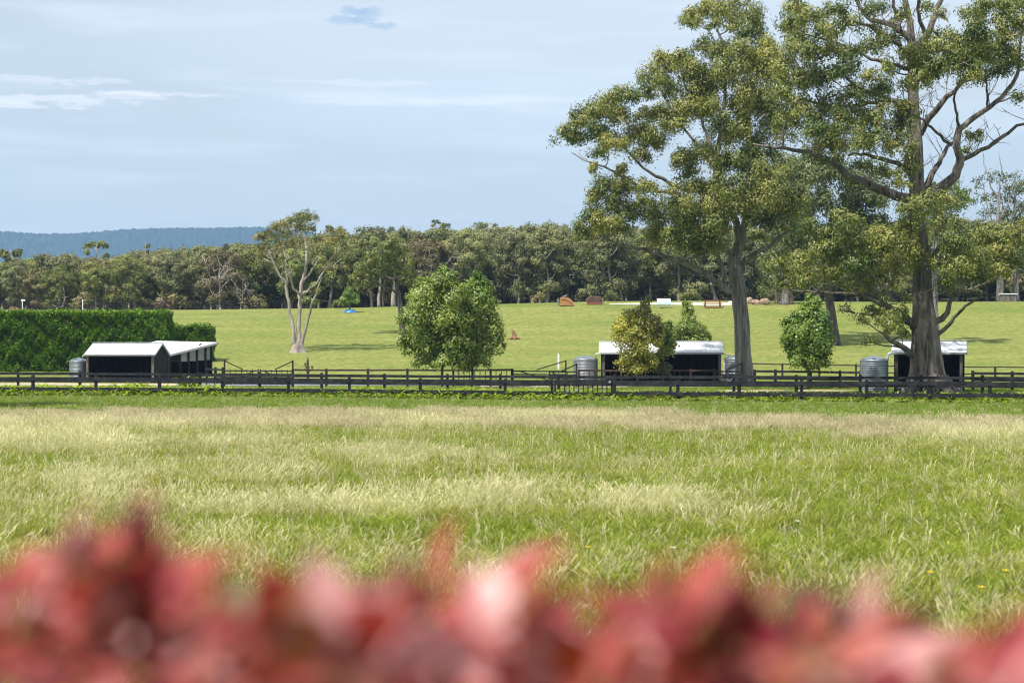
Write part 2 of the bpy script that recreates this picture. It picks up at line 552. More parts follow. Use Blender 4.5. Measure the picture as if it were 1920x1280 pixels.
sheet('meadow_ground', np.r_[-60, -20, np.arange(0, 84, 4), 84], -1500, 3400, 60, M['meadow'], minhalf=60)
sheet('garden_lawn', np.r_[np.arange(84, 133, 2.0)], -1500, 3400, 120, M['lawn2'])
sheet('paddock_field', np.r_[132, np.arange(134, 232, 2.0)], -1500, 3400, 140, M['lawn'])
sheet('forest_floor', np.r_[230, np.arange(236, 600, 8.0), np.arange(600, 1000, 40), 1000, 1500, 2500, 4500, 6500], -1500, 3400, 80, M['floor'])


def strip(name, pts, m, dz, label=None):
    """ground-hugging ribbon between two pixel-defined edges: pts = (u, Dnear, Dfar)"""
    V, Fc = [], []
    n = 6
    for (u, a, b) in pts:
        for k in range(n):
            D = a + (b - a) * k / (n - 1)
            x = (u - 960) / F * D
            V.append((x, D, float(gz(x, D)) + dz))
    for i in range(len(pts) - 1):
        for k in range(n - 1):
            a = i * n + k
            Fc.append((a, a + n, a + n + 1, a + 1))
    o = MB().add(V, Fc).build(name, m, smooth=True)
    return tag(o, label, kind='structure')


us = np.linspace(330, 940, 40)
strip('driveway', [(u, 119 + 1.2 * math.sin(u / 90), 131.0 - 2 * max(0, (u - 850) / 90)) for u in us], M['drive'], 0.03)
us = np.linspace(900, 1345, 26)
strip('gravel_yard', [(u, 113.5 + 0.6 * math.sin(u / 31), 121.5 + 0.5 * math.sin(u / 47)) for u in us], M['dirt'], 0.034)
us = np.linspace(-80, 560, 30)
strip('gravel_path', [(u, 118.0 + .4 * math.sin(u / 37), 123 + .5 * math.sin(u / 50)) for u in us], M['dirt'], 0.026)
us = np.linspace(1345, 1610, 20)
strip('bare_earth', [(u, 104 + 0.5 * math.sin(u / 21), 107.5 + 0.5 * math.sin(u / 15)) for u in us], M['dirt'], 0.02)
us = np.linspace(1142, 1400, 30)
strip('sand_track', [(u, 207.5 + 1.5 * math.sin(u / 60) + 3 * abs((u - 1270) / 130) ** 3, 213.0 - 1.5 * abs((u - 1270) / 130) ** 2) for u in us], M['sand'], 0.05)

# far mountain range, and the air in front of it
def mountain():
    top = [(-900, 437), (-300, 431), (0, 434), (60, 437), (110, 438), (150, 437), (220, 431), (280, 428), (400, 427), (480, 425),
           (560, 433), (640, 445), (760, 455), (900, 470), (1200, 480), (1600, 475), (2200, 450), (2900, 440)]
    tx = np.array([a for a, b in top]); ty = np.array([b for a, b in top])
    U = np.linspace(-900, 2900, 1700)
    rows = 26
    V, Fc = [], []
    for j in range(rows):
        t = j / (rows - 1)
        D = 4300 + 900 * t
        for i, u in enumerate(U):
            zt = CAMZ + (HZ - np.interp(u, tx, ty)) / F * 5200
            ridge = 0.5 + 0.5 * math.sin(u * 0.021 + 2.3 * math.sin(u * 0.0073)) * math.sin(u * 0.009 + 1)
            prof = t ** (0.62 + 0.35 * ridge)
            z = zt * prof
            if j >= rows - 8:
                z += rng.uniform(-2.4, 3.0)
            else:
                z += rng.uniform(-6, 6) * t
            V.append(((u - 960) / F * D, D + rng.uniform(-8, 8), z))
    n = len(U)
    for i, u in enumerate(U):
        V.append(((u - 960) / F * 6400, 6400, 0))
    for j in range(rows):
        for i in range(n - 1):
            k = j * n + i
            Fc.append((k, k + 1, k + n + 1, k + n))
    o = MB().add(V, Fc).build('mountain_range', M['mountain'])
    tag(o, kind='structure')


mountain()

HAZE = True
if HAZE:
    hm, nt, o = newmat('air')
    pv = N_(nt, 'ShaderNodeVolumePrincipled', ins={'Color': (0.36, 0.62, 1.0, 1), 'Density': 0.00015, 'Anisotropy': 0.1})
    nt.links.new(pv.outputs[0], o.inputs['Volume'])
    hz = MB().box((0, 3200, 204), (16000, 6700, 412)).build('haze', hm)
    tag(hz, kind='stuff')


# ------------------------------------------------------------------ trees
def clump_leaves(c, r3, n, L, W, cols, droop=0.6, puffs=9, shell=0.75, g=rng):
    """leaves in lumpy dome around c; r3 radii; returns V, colours"""
    pd = unit(g.normal(size=(puffs, 3)))
    pd[:, 2] = np.abs(pd[:, 2]) * 1.45 - 0.55
    pc = pd * shell * g.uniform(0.55, 1.3, (puffs, 1))
    k = g.integers(0, puffs, n)
    q = unit(g.normal(size=(n, 3)))
    rr = (g.uniform(0, 1, n) ** 0.45)[:, None] * 0.5
    off = pc[k] + q * rr * g.uniform(0.7, 1.2, (puffs, 1))[k]
    halo = g.uniform(0, 1, n) < .12
    off[halo] *= g.uniform(1.03, 1.2, (int(halo.sum()), 1))
    off[:, 2] -= np.where(g.uniform(0, 1, n) < .12, g.uniform(0, .7, n), 0)
    C = c + off * r3
    A = g.normal(size=(n, 3)) * 0.75
    A[:, 2] -= droop * 1.4
    Nn = unit(off) * .9 + q * .7 + g.normal(size=(n, 3)) * .42
    Nn[:, 2] += .25
    V = leaf_quads(C, A, L * g.uniform(0.65, 1.3, n), W * g.uniform(0.7, 1.3, n), g, Nn)
    c1, c2, c3 = [np.array(x) for x in cols]
    t = np.clip(g.normal(0.5, 0.28) + (g.uniform(-.25, .25, puffs))[k] + g.normal(0, 0.18, n), 0, 1)[:, None]
    cc = c1 * (1 - t) + c2 * t
    sp = (g.uniform(0, 1, n) < 0.04)[:, None]
    cc = np.where(sp, c3, cc) * g.uniform(0.8, 1.2, (n, 1))
    return V, cc, c + pc * r3


class Tree:
    def __init__(self, base, bark, step=0.6):
        self.base = np.asarray(base, float)
        self.bark = bark
        self.nodes, self.rads = [], []
        self.trunk, self.limbs, self.twigs = MB(), [], MB()
        self.LV, self.LC = [], []
        self.ntw = 0

    def line(self, pts, rad, target=None, n=8, step=0.6, wob=0.0, lump=None):
        p, r_ = smoothline(pts, rad, step, wob)
        (target or self.trunk).tube(p - self.base, r_, n, lump=lump)
        self.nodes += list(p); self.rads += list(r_)
        return p, r_

    def limb(self, pts, rad, n=7, wob=0.04):
        mb = MB()
        self.line(pts, rad, mb, n, 0.5, wob)
        self.limbs.append(mb)

    def attach(self, c, rmax=0.09, k=0.012, up=0.5):
        nd = np.array(self.nodes)
        d = np.linalg.norm(nd - c, axis=1)
        pen = np.where(nd[:, 2] > c[2] - 0.2, 1.5 + (nd[:, 2] - c[2]), 0)
        low = np.maximum(0, (c[2] - nd[:, 2]) - 1.6 * np.linalg.norm(nd[:, :2] - c[:2], axis=1)) * 0.1
        i = int(np.argmin(d + pen + low))
        a, L = nd[i], d[i]
        r0 = min(self.rads[i] * 0.62, rmax, 0.018 + k * L * 2.2)
        mid1 = a + (c - a) * 0.35 + rng.normal(0, 0.07 * L, 3) + np.array((0, 0, -0.04 * L))
        mid2 = a + (c - a) * 0.7 + rng.normal(0, 0.06 * L, 3)
        self.line([a, mid1, mid2, c], [r0, r0 * .8, r0 * .6, max(r0 * .38, 0.012)], self.twigs, 5, 0.8, 0.0)

    def twig(self, a, b, r0):
        m1 = (a + b) / 2 + rng.normal(0, 0.09 * np.linalg.norm(b - a), 3)
        self.twigs.tube(np.array([a, m1, b]) - self.base, [r0, r0 * .7, r0 * .35], 4, cap=False)

    def clump(self, c, r3, n, L, W, cols, droop=0.6, puffs=9, branch=True, tw=0.022, shell=.75, twigs=1.0):
        V, cc, pcs = clump_leaves(c, np.asarray(r3, float), n, L, W, cols, droop, puffs, shell)
        if branch:
            self.attach(c)
            for p in pcs:
                if rng.uniform() < twigs:
                    self.twig(c, p, tw)
        self.LV.append(V - self.base); self.LC.append(cc)

    def build(self, name, label, cat='tree', group=None, leafm='leaf', crownlabel=None):
        root = empty(name, self.base, 0, label, cat, group)
        if self.trunk.v:
            self.trunk.build('trunk', self.bark, root, smooth=True)
        for l in self.limbs:
            l.build('limb', self.bark, root, smooth=True)
        if self.twigs.v:
            tag(self.twigs.build('twigs', self.bark, root, smooth=True), kind='stuff')
        if self.LV:
            me = quads_mesh('crown', np.concatenate(self.LV), np.concatenate(self.LC), M[leafm])
            tag(linkob('crown', me, root), kind='stuff')
        return root


EUC = ((0.080, 0.125, 0.028), (0.30, 0.29, 0.066), (0.36, 0.28, 0.11))
EUCD = ((0.06, 0.09, 0.025), (0.145, 0.165, 0.045), (0.20, 0.17, 0.06))
EUCM = ((0.070, 0.115, 0.026), (0.27, 0.275, 0.062), (0.31, 0.23, 0.08))


def pxline(t, spec, D, bend=0.0, limb=True, n=7, seed=None, base=None, rs=1.0):
    """spec: (px, py, width px); bend: depth offset reached at the end"""
    m = len(spec)
    pts, rad = [], []
    for i, (a, b, w) in enumerate(spec):
        d = D + bend * (i / (m - 1)) ** 1.2
        pts.append(P(a, b, d)); rad.append(w * rs / 2 / F * d)
    if limb:
        t.limb(pts, rad, n)
    else:
        t.line(pts, rad, None, n, 0.5)


def traced_clumps(t, lst, D, axis_px, R_px, cols, dens, L, W, depthk=0.75, droop=0.6, puffs=10, copies=1, darkcols=None, near=1.0, tw=.022, bias=0.0):
    order = sorted(lst, key=lambda q: abs(q[0] - axis_px) + abs(q[1] - 560) * 0.5)
    for q in order:
        px, py, rx, ry = q[:4]
        sp = q[4] if len(q) > 4 else 1.0
        for c_ in range(copies):
            w = max(0.0, 1 - ((px - axis_px) / R_px) ** 2) ** 0.5
            dd = (rng.uniform(-1, 1) * w * R_px * depthk) / F * D
            if copies > 1:
                dd = ((-0.55, 0.5, 0.0)[c_] + rng.uniform(-.3, .3)) * w * R_px * depthk / F * D
            ox, oy = (0, 0) if c_ == 0 else (rng.normal(0, rx * .25), rng.normal(0, ry * .2))
            dd += bias
            c = P(px + ox, py + oy, D + dd)
            s = D / F
            r3 = np.array((rx * s * 1.12, (rx + ry) / 2 * s * 1.15, (ry * .75 + rx * .3) * s * 1.2))
            n = int(dens * sp * r3[0] * r3[2] * (1 if c_ == 0 else .8))
            t.clump(c, r3, n, L, W, cols, droop, puffs, twigs=.8 if sp > .5 else 1.0, tw=tw)


# --- big gum by the middle shelter
DA = 115.5
tA = Tree(G(1396, DA, -0.1), M['barkA'])
A_tr = [(1397, 724, 46), (1397, 712, 37), (1394, 670, 31), (1391, 620, 29), (1387, 570, 28), (1383, 530, 27), (1379, 500, 25), (1377, 478, 22)]
_lA = lambda i, a: 1 + 0.05 * np.sin(3 * a + i * .4) + 0.04 * np.sin(5 * a + i) + rng.uniform(-.02, .02, len(a))
pts = [P(a, b, DA) for a, b, w in A_tr]
pts[0][2] = tA.base[2] - 0.1
tA.line(pts, [w / 2 / F * DA for a, b, w in A_tr], None, 14, 0.5, lump=_lA)
pxline(tA, [(1377, 482, 18), (1385, 440, 15), (1372, 395, 14), (1345, 345, 13), (1343, 300, 11), (1352, 250, 9), (1360, 180, 7), (1362, 105, 6), (1345, 55, 4)], DA, 0.8)
pxline(tA, [(1380, 485, 16), (1394, 440, 13), (1402, 380, 12), (1412, 320, 11), (1409, 270, 9), (1404, 220, 7), (1408, 150, 5), (1402, 90, 4)], DA, -1.5)
pxline(tA, [(1380, 548, 15), (1366, 545, 14), (1348, 532, 12), (1322, 513, 10), (1290, 497, 9), (1250, 481, 8), (1208, 468, 7), (1175, 461, 5), (1129, 444, 3)], DA, -2.5)
pxline(tA, [(1357, 536, 9), (1357, 505, 8), (1345, 477, 7), (1330, 440, 6), (1318, 400, 4)], DA, -2.0)
pxline(tA, [(1384, 512, 12), (1396, 492, 10), (1411, 477, 9), (1437, 464, 8), (1464, 444, 7), (1490, 415, 5), (1500, 380, 3)], DA, -1.5)
pxline(tA, [(1345, 345, 9), (1310, 352, 8), (1276, 352, 7), (1240, 335, 7), (1207, 312, 5), (1180, 288, 4), (1150, 262, 3)], DA, -2.5)
pxline(tA, [(1276, 366, 7), (1235, 358, 7), (1198, 347, 6), (1165, 330, 5), (1123, 309, 4), (1090, 298, 2.5), (1070, 285, 1.5)], DA, 1.5)
pxline(tA, [(1352, 330, 8), (1320, 290, 6), (1290, 250, 5), (1262, 215, 4), (1240, 170, 3), (1232, 140, 2)], DA, 2.5)
pxline(tA, [(1345, 300, 7), (1325, 250, 6), (1305, 200, 5), (1285, 160, 4), (1275, 125, 2.5)], DA, -2)
pxline(tA, [(1362, 105, 4), (1345, 85, 3), (1325, 55, 2.5), (1305, 38, 1.5)], DA + .8, 0.8)
pxline(tA, [(1366, 400, 7), (1330, 400, 6), (1295, 395, 5), (1260, 400, 4), (1240, 410, 3)], DA, -3.5)
pxline(tA, [(1198, 347, 4), (1170, 360, 3), (1140, 375, 3), (1110, 400, 2)], DA + 1.2, -1)
pxline(tA, [(1130, 318, 2), (1100, 300, 1.4), (1085, 285, 1)], DA + 1.2, 0.5)
CA = [(1068, 248, 24, 18), (1092, 228, 28, 20), (1118, 208, 28, 20), (1085, 262, 18, 12), (1122, 245, 28, 18), (1148, 196, 26, 20), (1178, 182, 26, 18),
      (1160, 218, 26, 16), (1150, 268, 32, 18), (1118, 285, 18, 12, .6), (1165, 320, 14, 13), (1195, 250, 28, 18), (1222, 262, 30, 20), (1200, 288, 22, 16, .7), (1112, 316, 10, 13, .8),
      (1222, 145, 28, 26), (1246, 118, 28, 18), (1214, 175, 18, 14), (1280, 112, 26, 16), (1300, 138, 30, 24), (1262, 172, 18, 18), (1240, 215, 26, 18), (1205, 215, 18, 12, .7),
      (1290, 208, 32, 22), (1262, 232, 28, 18), (1330, 200, 34, 24), (1335, 150, 36, 28), (1370, 135, 36, 28), (1310, 170, 30, 24), (1350, 100, 26, 16), (1320, 88, 24, 14, .8),
      (1300, 34, 22, 16), (1292, 46, 14, 10), (1330, 16, 28, 15), (1362, 18, 28, 18), (1372, 48, 20, 14, .7), (1400, 34, 32, 26), (1412, 70, 28, 24), (1385, 92, 28, 18), (1340, 46, 18, 12, .6),
      (1140, 352, 30, 16), (1118, 372, 20, 20), (1170, 345, 22, 14), (1102, 412, 24, 22), (1090, 436, 18, 12), (1155, 385, 30, 20), (1175, 405, 24, 22), (1140, 420, 28, 22), (1208, 352, 24, 14), (1212, 378, 20, 14),
      (1165, 430, 20, 10, .6), (1238, 400, 26, 26), (1232, 440, 22, 22), (1275, 372, 30, 26), (1308, 352, 28, 18), (1335, 352, 22, 16), (1330, 385, 34, 26), (1288, 418, 38, 32), (1340, 425, 36, 30),
      (1300, 450, 38, 22), (1258, 446, 26, 18, .8), (1370, 352, 34, 28), (1382, 395, 32, 24), (1335, 460, 26, 16, .8), (1415, 322, 38, 30), (1426, 372, 38, 30), (1455, 340, 36, 30), (1468, 390, 36, 28), (1445, 418, 30, 18),
      (1310, 290, 30, 24), (1278, 300, 22, 20), (1290, 325, 20, 16, .7), (1368, 300, 34, 28), (1395, 250, 36, 30), (1355, 240, 28, 24), (1430, 285, 36, 28), (1425, 200, 36, 32), (1440, 140, 36, 30), (1445, 95, 28, 24),
      (1400, 170, 34, 30), (1410, 115, 32, 26), (1380, 205, 32, 26), (1450, 240, 34, 28), (1420, 445, 18, 10, .6), (1500, 420, 26, 16), (1500, 370, 28, 24)]
traced_clumps(tA, CA, DA, 1360, 260, EUC, 900, 0.205, 0.08, copies=2, tw=.03, bias=-2.5, depthk=.6)
tA.build('gum_tree', 'tall spreading gum with bare grey trunk at the right end of the middle shelter')

# --- the largest gum in front of the right shelter
DB = 95.0
tB = Tree(G(1741, DB, -0.1), M['barkB'])
B_tr = [(1742, 742, 96), (1741, 728, 84), (1740, 705, 74), (1738, 680, 68), (1736, 640, 61), (1733, 600, 52), (1731, 560, 44), (1729, 500, 38), (1724, 440, 35), (1720, 400, 32),
        (1719, 350, 31), (1719, 300, 29), (1717, 250, 26), (1713, 200, 23), (1712, 150, 22), (1712, 100, 21), (1708, 70, 18), (1706, 40, 14), (1697, 0, 12), (1690, -60, 9), (1688, -130, 5)]


def _lB(i, a):
    k = max(0.0, 1 - i / 12.0)
    return 1 + (0.05 + 0.16 * k * k) * np.sin(5 * a + .6) + (.04 + .06 * k) * np.sin(8 * a + 1.7 + i * .12) + 0.03 * np.sin(13 * a + i * .2) + rng.uniform(-.025, .025, len(a))


ptsB = [P(a, b, DB) for a, b, w in B_tr]
ptsB[0][2] = tB.base[2] - 0.05
tB.line(ptsB, [w * .84 / 2 / F * DB for a, b, w in B_tr], None, 40, 0.35, lump=_lB)
# buttress roots
for ang, L_, w_ in ((-2.6, 1.7, .42), (-2.1, 1.5, .38), (-1.5, 1.5, .34), (-1.0, 2.0, .40), (-0.35, 1.9, .40), (0.3, 1.6, .3), (2.9, 1.6, .4), (1.8, 1.5, .4)):
    c0 = tB.base + np.array((math.cos(ang) * .75, math.sin(ang) * .75, 1.15))
    c1 = tB.base + np.array((math.cos(ang) * 1.15, math.sin(ang) * 1.15, .5))
    c2 = tB.base + np.array((math.cos(ang) * L_, math.sin(ang) * L_, .05))
    mb = MB()
    tB.line([c0, c1, c2], [w_ * .9, w_ * .8, w_ * .35], mb, 8, .3, .03)
    tB.nodes = tB.nodes[:-1]; tB.rads = tB.rads[:-1]
    mb_root = mb
    tB.limbs.append(mb_root)
nroots = len(tB.limbs)
B_l = [([(1716, 372, 24), (1690, 372, 19), (1659, 357, 17), (1621, 342, 15), (1590, 331, 14), (1571, 312, 12), (1540, 294, 10), (1487, 281, 7), (1440, 275, 5), (1412, 270, 3)], -3.0),
       ([(1730, 368, 24), (1752, 362, 20), (1775, 347, 19), (1796, 319, 17), (1801, 298, 16), (1794, 275, 14), (1800, 244, 12), (1831, 219, 10), (1877, 181, 8), (1907, 144, 7), (1912, 90, 5), (1918, 50, 3)], -2.0),
       ([(1803, 300, 9), (1840, 283, 8), (1877, 258, 7), (1920, 231, 5), (1950, 222, 4), (1990, 200, 3)], -4.0),
       ([(1727, 355, 13), (1746, 335, 12), (1759, 305, 9), (1772, 285, 8), (1785, 268, 6)], 2.0),
       ([(1785, 272, 6), (1746, 240, 5), (1709, 216, 4), (1677, 200, 3)], -3.0),
       ([(1724, 252, 15), (1738, 230, 13), (1752, 212, 11), (1777, 183, 10), (1800, 160, 7), (1820, 130, 4)], -2.0),
       ([(1714, 95, 14), (1725, 84, 14), (1740, 62, 12), (1752, 28, 11), (1765, 0, 9), (1780, -40, 6)], 1.5),
       ([(1712, 110, 12), (1695, 100, 10), (1684, 81, 9), (1665, 70, 8), (1640, 56, 7), (1600, 40, 4)], -2.5),
       ([(1710, 80, 14), (1690, 58, 13), (1667, 44, 11), (1634, 37, 8), (1609, 3, 7), (1595, -30, 5)], 1.0),
       ([(1690, 60, 7), (1680, 20, 6), (1668, -20, 5)], 2.0),
       ([(1735, 66, 8), (1722, 25, 7), (1728, -20, 5)], -2.0),
       ([(1716, 612, 22), (1700, 598, 17), (1683, 584, 14), (1661, 573, 12), (1647, 552, 9), (1618, 523, 8), (1597, 501, 6), (1568, 480, 4)], -3.0),
       ([(1661, 573, 9), (1622, 559, 8), (1586, 549, 6), (1530, 548, 4), (1478, 545, 3)], -1.5),
       ([(1718, 668, 14), (1690, 647, 10), (1665, 634, 8), (1658, 616, 7), (1640, 592, 6), (1604, 587, 4), (1575, 580, 3)], -2.5),
       ([(1750, 632, 10), (1766, 620, 8), (1783, 605, 7), (1796, 585, 6), (1812, 575, 5), (1832, 558, 3)], -2.0),
       ([(1745, 608, 14), (1764, 598, 12), (1777, 586, 10), (1784, 565, 8), (1795, 550, 6), (1825, 541, 5), (1858, 525, 4), (1895, 508, 3)], -1.0),
       ([(1738, 500, 12), (1752, 478, 9), (1765, 458, 7), (1783, 444, 6), (1819, 426, 4), (1850, 412, 2)], 2.0),
       ([(1712, 330, 12), (1690, 310, 9), (1660, 300, 8), (1625, 290, 6), (1590, 292, 4)], 2.5),
       ([(1712, 215, 11), (1690, 200, 8), (1655, 180, 7), (1615, 168, 6), (1580, 140, 4), (1560, 120, 3)], -2.5),
       ([(1712, 200, 9), (1680, 190, 8), (1640, 192, 7), (1595, 200, 6), (1540, 195, 5), (1500, 185, 3)], 2.0),
       ([(1709, 130, 9), (1670, 120, 7), (1630, 110, 6), (1580, 85, 5), (1530, 70, 3), (1490, 60, 2)], -1.0),
       ([(1590, 331, 7), (1570, 300, 6), (1550, 260, 5), (1540, 220, 4), (1530, 180, 3)], -3.5),
       ([(1800, 244, 6), (1792, 215, 5), (1790, 180, 4), (1800, 150, 3)], -4.0),
       ([(1852, 205, 5), (1850, 170, 4), (1848, 130, 3)], -2.5)]
for spec, bend in B_l:
    pxline(tB, spec, DB, bend, n=8 if spec[0][2] > 12 else 6)
CB = [(1490, 18, 24, 16), (1478, 46, 24, 18), (1515, 30, 28, 20), (1545, 58, 26, 22), (1500, 90, 28, 24), (1472, 130, 28, 26), (1530, 98, 28, 24), (1562, 96, 22, 20), (1495, 150, 30, 26), (1465, 175, 24, 24),
      (1540, 150, 30, 24), (1590, 48, 26, 20, .7), (1620, 88, 24, 20, .7), (1588, 128, 28, 22), (1570, 20, 26, 16, .8), (1605, 175, 28, 20, .8), (1560, 200, 32, 26), (1505, 205, 30, 26), (1475, 225, 26, 20),
      (1525, 245, 32, 24), (1590, 238, 34, 22), (1560, 268, 34, 20), (1615, 272, 30, 18), (1640, 228, 32, 22), (1640, 175, 24, 20, .7), (1655, 130, 22, 18, .6), (1668, 72, 24, 18, .6), (1640, 18, 26, 16, .6),
      (1690, 28, 22, 16, .5), (1735, 14, 20, 12, .4), (1760, 30, 16, 14, .4),
      (1722, 118, 26, 20), (1760, 92, 30, 22), (1800, 80, 32, 22), (1838, 66, 30, 20), (1850, 105, 30, 26), (1810, 118, 34, 20), (1770, 125, 28, 18), (1724, 148, 22, 16), (1740, 130, 26, 16), (1830, 140, 28, 16, .8),
      (1822, 22, 24, 14, .8), (1855, 12, 26, 14), (1895, 18, 26, 18), (1915, 45, 22, 20), (1890, 75, 22, 18, .7), (1870, 135, 24, 14, .7), (1905, 120, 20, 16, .5), (1912, 180, 18, 18, .4),
      (1828, 255, 22, 14, .5), (1812, 285, 16, 10, .3), (1690, 225, 24, 24, .8), (1682, 272, 28, 22, .8), (1645, 262, 26, 18, .8), (1700, 305, 20, 26, .7), (1655, 318, 26, 16, .7), (1620, 310, 24, 14, .6), (1690, 340, 18, 14, .6),
      (1738, 385, 30, 18), (1772, 372, 24, 14, .7), (1705, 392, 24, 18), (1700, 425, 28, 20), (1668, 442, 30, 18), (1650, 468, 30, 20), (1682, 492, 28, 18), (1700, 465, 24, 20), (1612, 462, 32, 20), (1570, 440, 32, 20),
      (1530, 430, 30, 20), (1590, 410, 30, 18), (1545, 470, 30, 18), (1500, 495, 30, 18), (1462, 500, 26, 14, .7), (1610, 500, 32, 18), (1565, 510, 32, 18), (1515, 528, 28, 14), (1475, 530, 22, 12, .7), (1640, 520, 28, 16, .7),
      (1680, 530, 20, 14, .5), (1600, 540, 22, 10, .5),
      (1790, 462, 32, 20), (1828, 448, 32, 20), (1868, 442, 32, 20), (1905, 440, 30, 22), (1848, 480, 32, 18), (1888, 482, 30, 18), (1800, 500, 28, 18), (1775, 530, 18, 18, .7), (1825, 515, 26, 14), (1870, 508, 24, 12), (1762, 490, 18, 20, .6), (1765, 425, 20, 16, .5),
      (1660, 598, 22, 14), (1688, 590, 16, 16), (1640, 585, 18, 10, .7), (1676, 615, 18, 12), (1695, 625, 12, 10, .8), (1632, 640, 18, 6, .4), (1612, 598, 16, 10, .6), (1585, 578, 14, 8, .5), (1655, 560, 16, 10, .4), (1700, 560, 12, 12, .4),
      (1600, -25, 34, 18), (1660, -30, 34, 16), (1780, -40, 34, 18), (1500, -15, 26, 12)]
traced_clumps(tB, CB, DB, 1700, 250, EUCM, 980, 0.19, 0.072, copies=2, tw=.03, bias=-2.0, depthk=.65)
FRB = [(1845, 40, 28, 18), (1880, 60, 26, 18), (1900, 100, 24, 18), (1880, 110, 26, 16), (1870, 90, 28, 18), (1820, 100, 28, 18), (1910, 10, 24, 16), (1750, 60, 20, 14, .5), (1780, 70, 22, 14, .7), (1700, 100, 24, 20), (1728, 135, 24, 16), (1698, 160, 20, 16), (1700, 205, 24, 22), (1690, 245, 24, 22), (1712, 275, 14, 14, .5), (1705, 320, 16, 22, .7), (1735, 385, 28, 18), (1712, 405, 24, 16), (1702, 440, 24, 20), (1712, 470, 20, 18), (1720, 505, 16, 14, .6), (1745, 500, 14, 20, .6), (1755, 440, 14, 20, .6), (1655, 205, 22, 18), (1610, 205, 24, 18), (1660, 165, 22, 18), (1625, 145, 24, 16), (1600, 100, 22, 16), (1640, 60, 22, 16), (1560, 300, 26, 14, .7), (1600, 345, 20, 10, .5), (1610, 435, 28, 16), (1570, 480, 26, 16), (1640, 440, 24, 16), (1870, 470, 26, 16), (1820, 475, 26, 14), (1790, 425, 20, 12, .6), (1850, 90, 24, 18), (1790, 110, 24, 16), (1880, 30, 22, 16)]
traced_clumps(tB, FRB, DB - 3.2, 1700, 250, EUCM, 900, 0.19, 0.075, depthk=.15, tw=.028)
nd0 = len(tB.nodes)
for k in range(900):       # bare twigs
    i = rng.integers(nd0)
    a = tB.nodes[i]
    if tB.rads[i] > .3 or tB.rads[i] < .03 or a[2] < 5:
        continue
    d = unit(rng.normal(size=3)); d[2] = abs(d[2]) + .2
    b = a + d * rng.uniform(.7, 1.7)
    tB.twig(a, b, .024)
    for q in range(2):
        d2 = unit(d + rng.normal(0, .5, 3))
        tB.twig(a + (b - a) * rng.uniform(.4, .9), b + d2 * rng.uniform(.3, .9), .015)
rootB = tB.build('gum_tree', 'largest gum, massive fluted grey trunk with spreading roots in front of the right horse shelter')
_li = [o for o in rootB.children if o.name.startswith('limb')]
for o in _li[:nroots]:
    o.name = 'root'
# bare split patches at the foot of the trunk
for (dx, dz, w, h) in ((-.35, 1.02, .55, .28), (.75, .33, .5, .4)):
    a = math.asin(dx / 1.25)
    mb = MB()
    n = 10
    v = [(dx + w * .5 * math.cos(t) * (1 + .2 * math.sin(3 * t)), -1.34 - (0.25 if dx > 0 else 0) + .15 * (abs(dx)), dz + h * .5 * math.sin(t)) for t in np.linspace(0, 2 * math.pi, n, endpoint=False)]
    v2 = [(x * .9, y + .5, z) for x, y, z in v]
    mb.add(v + v2, [tuple(range(n - 1, -1, -1))] + [(i, (i + 1) % n, n + (i + 1) % n, n + i) for i in range(n)])
    mb.build('bark_scar', M['exposed'], rootB)

# --- dark dense gum behind, trunk at 1562
DC = 166.0
tC = Tree(G(1564, DC, -0.1), M['barkdark'])
tC.line([G(1566, DC, -.2), P(1562, 615, DC), P(1557, 575, DC), P(1550, 530, DC), P(1548, 480, DC), P(1555, 430, DC), P(1560, 380, DC)], [.62, .48, .42, .38, .3, .2, .1], None, 10, .6)
for sp_, b_ in (([(1550, 530, 9), (1520, 500, 6), (1490, 470, 4), (1465, 440, 3)], -3), ([(1549, 500, 8), (1590, 465, 6), (1630, 430, 4), (1660, 400, 3)], -3), ([(1549, 470, 6), (1530, 430, 5), (1510, 380, 3)], 3), ([(1552, 440, 5), (1590, 400, 4), (1620, 360, 3)], 2)):
    pxline(tC, sp_, DC, b_)
CC = [(1470, 350, 36, 28), (1520, 330, 38, 26), (1570, 330, 38, 28), (1610, 345, 34, 28), (1640, 375, 32, 26), (1490, 400, 36, 28), (1540, 385, 36, 28), (1590, 390, 38, 28), (1640, 420, 32, 22), (1520, 440, 36, 24),
      (1580, 440, 36, 24), (1465, 440, 28, 20), (1500, 480, 32, 20), (1560, 485, 32, 20), (1610, 470, 30, 20), (1455, 490, 24, 16), (1530, 300, 32, 20), (1480, 310, 30, 20), (1530, 515, 28, 14), (1580, 520, 26, 14)]
traced_clumps(tC, CC, DC, 1550, 130, EUCD, 330, 0.36, 0.13, copies=2, puffs=9)
tC.build('gum_tree', 'dark dense gum on the mown slope right of the young green tree')

# --- trunk directly behind the largest gum
DD = 163.0
tD = Tree(G(1748, DD, -0.1), M['barkA'])
tD.line([G(1750, DD, -.2), P(1749, 600, DD), P(1748, 540, DD), P(1752, 480, DD), P(1760, 430, DD), P(1768, 390, DD)], [.7, .55, .48, .38, .22, .1], None, 10, .6)
CD = [(1760, 420, 30, 18), (1790, 385, 28, 18), (1800, 365, 22, 12), (1780, 350, 22, 12), (1765, 400, 26, 16), (1735, 440, 28, 18), (1795, 430, 28, 14), (1815, 375, 14, 8), (1740, 350, 20, 12)]
traced_clumps(tD, CD, DD, 1765, 60, ((.10, .16, .03), (.20, .24, .05), (.25, .22, .07)), 330, 0.34, 0.12, copies=1)
tD.build('gum_tree', 'slim pinkish-grey gum trunk on the slope, standing directly behind the largest gum')

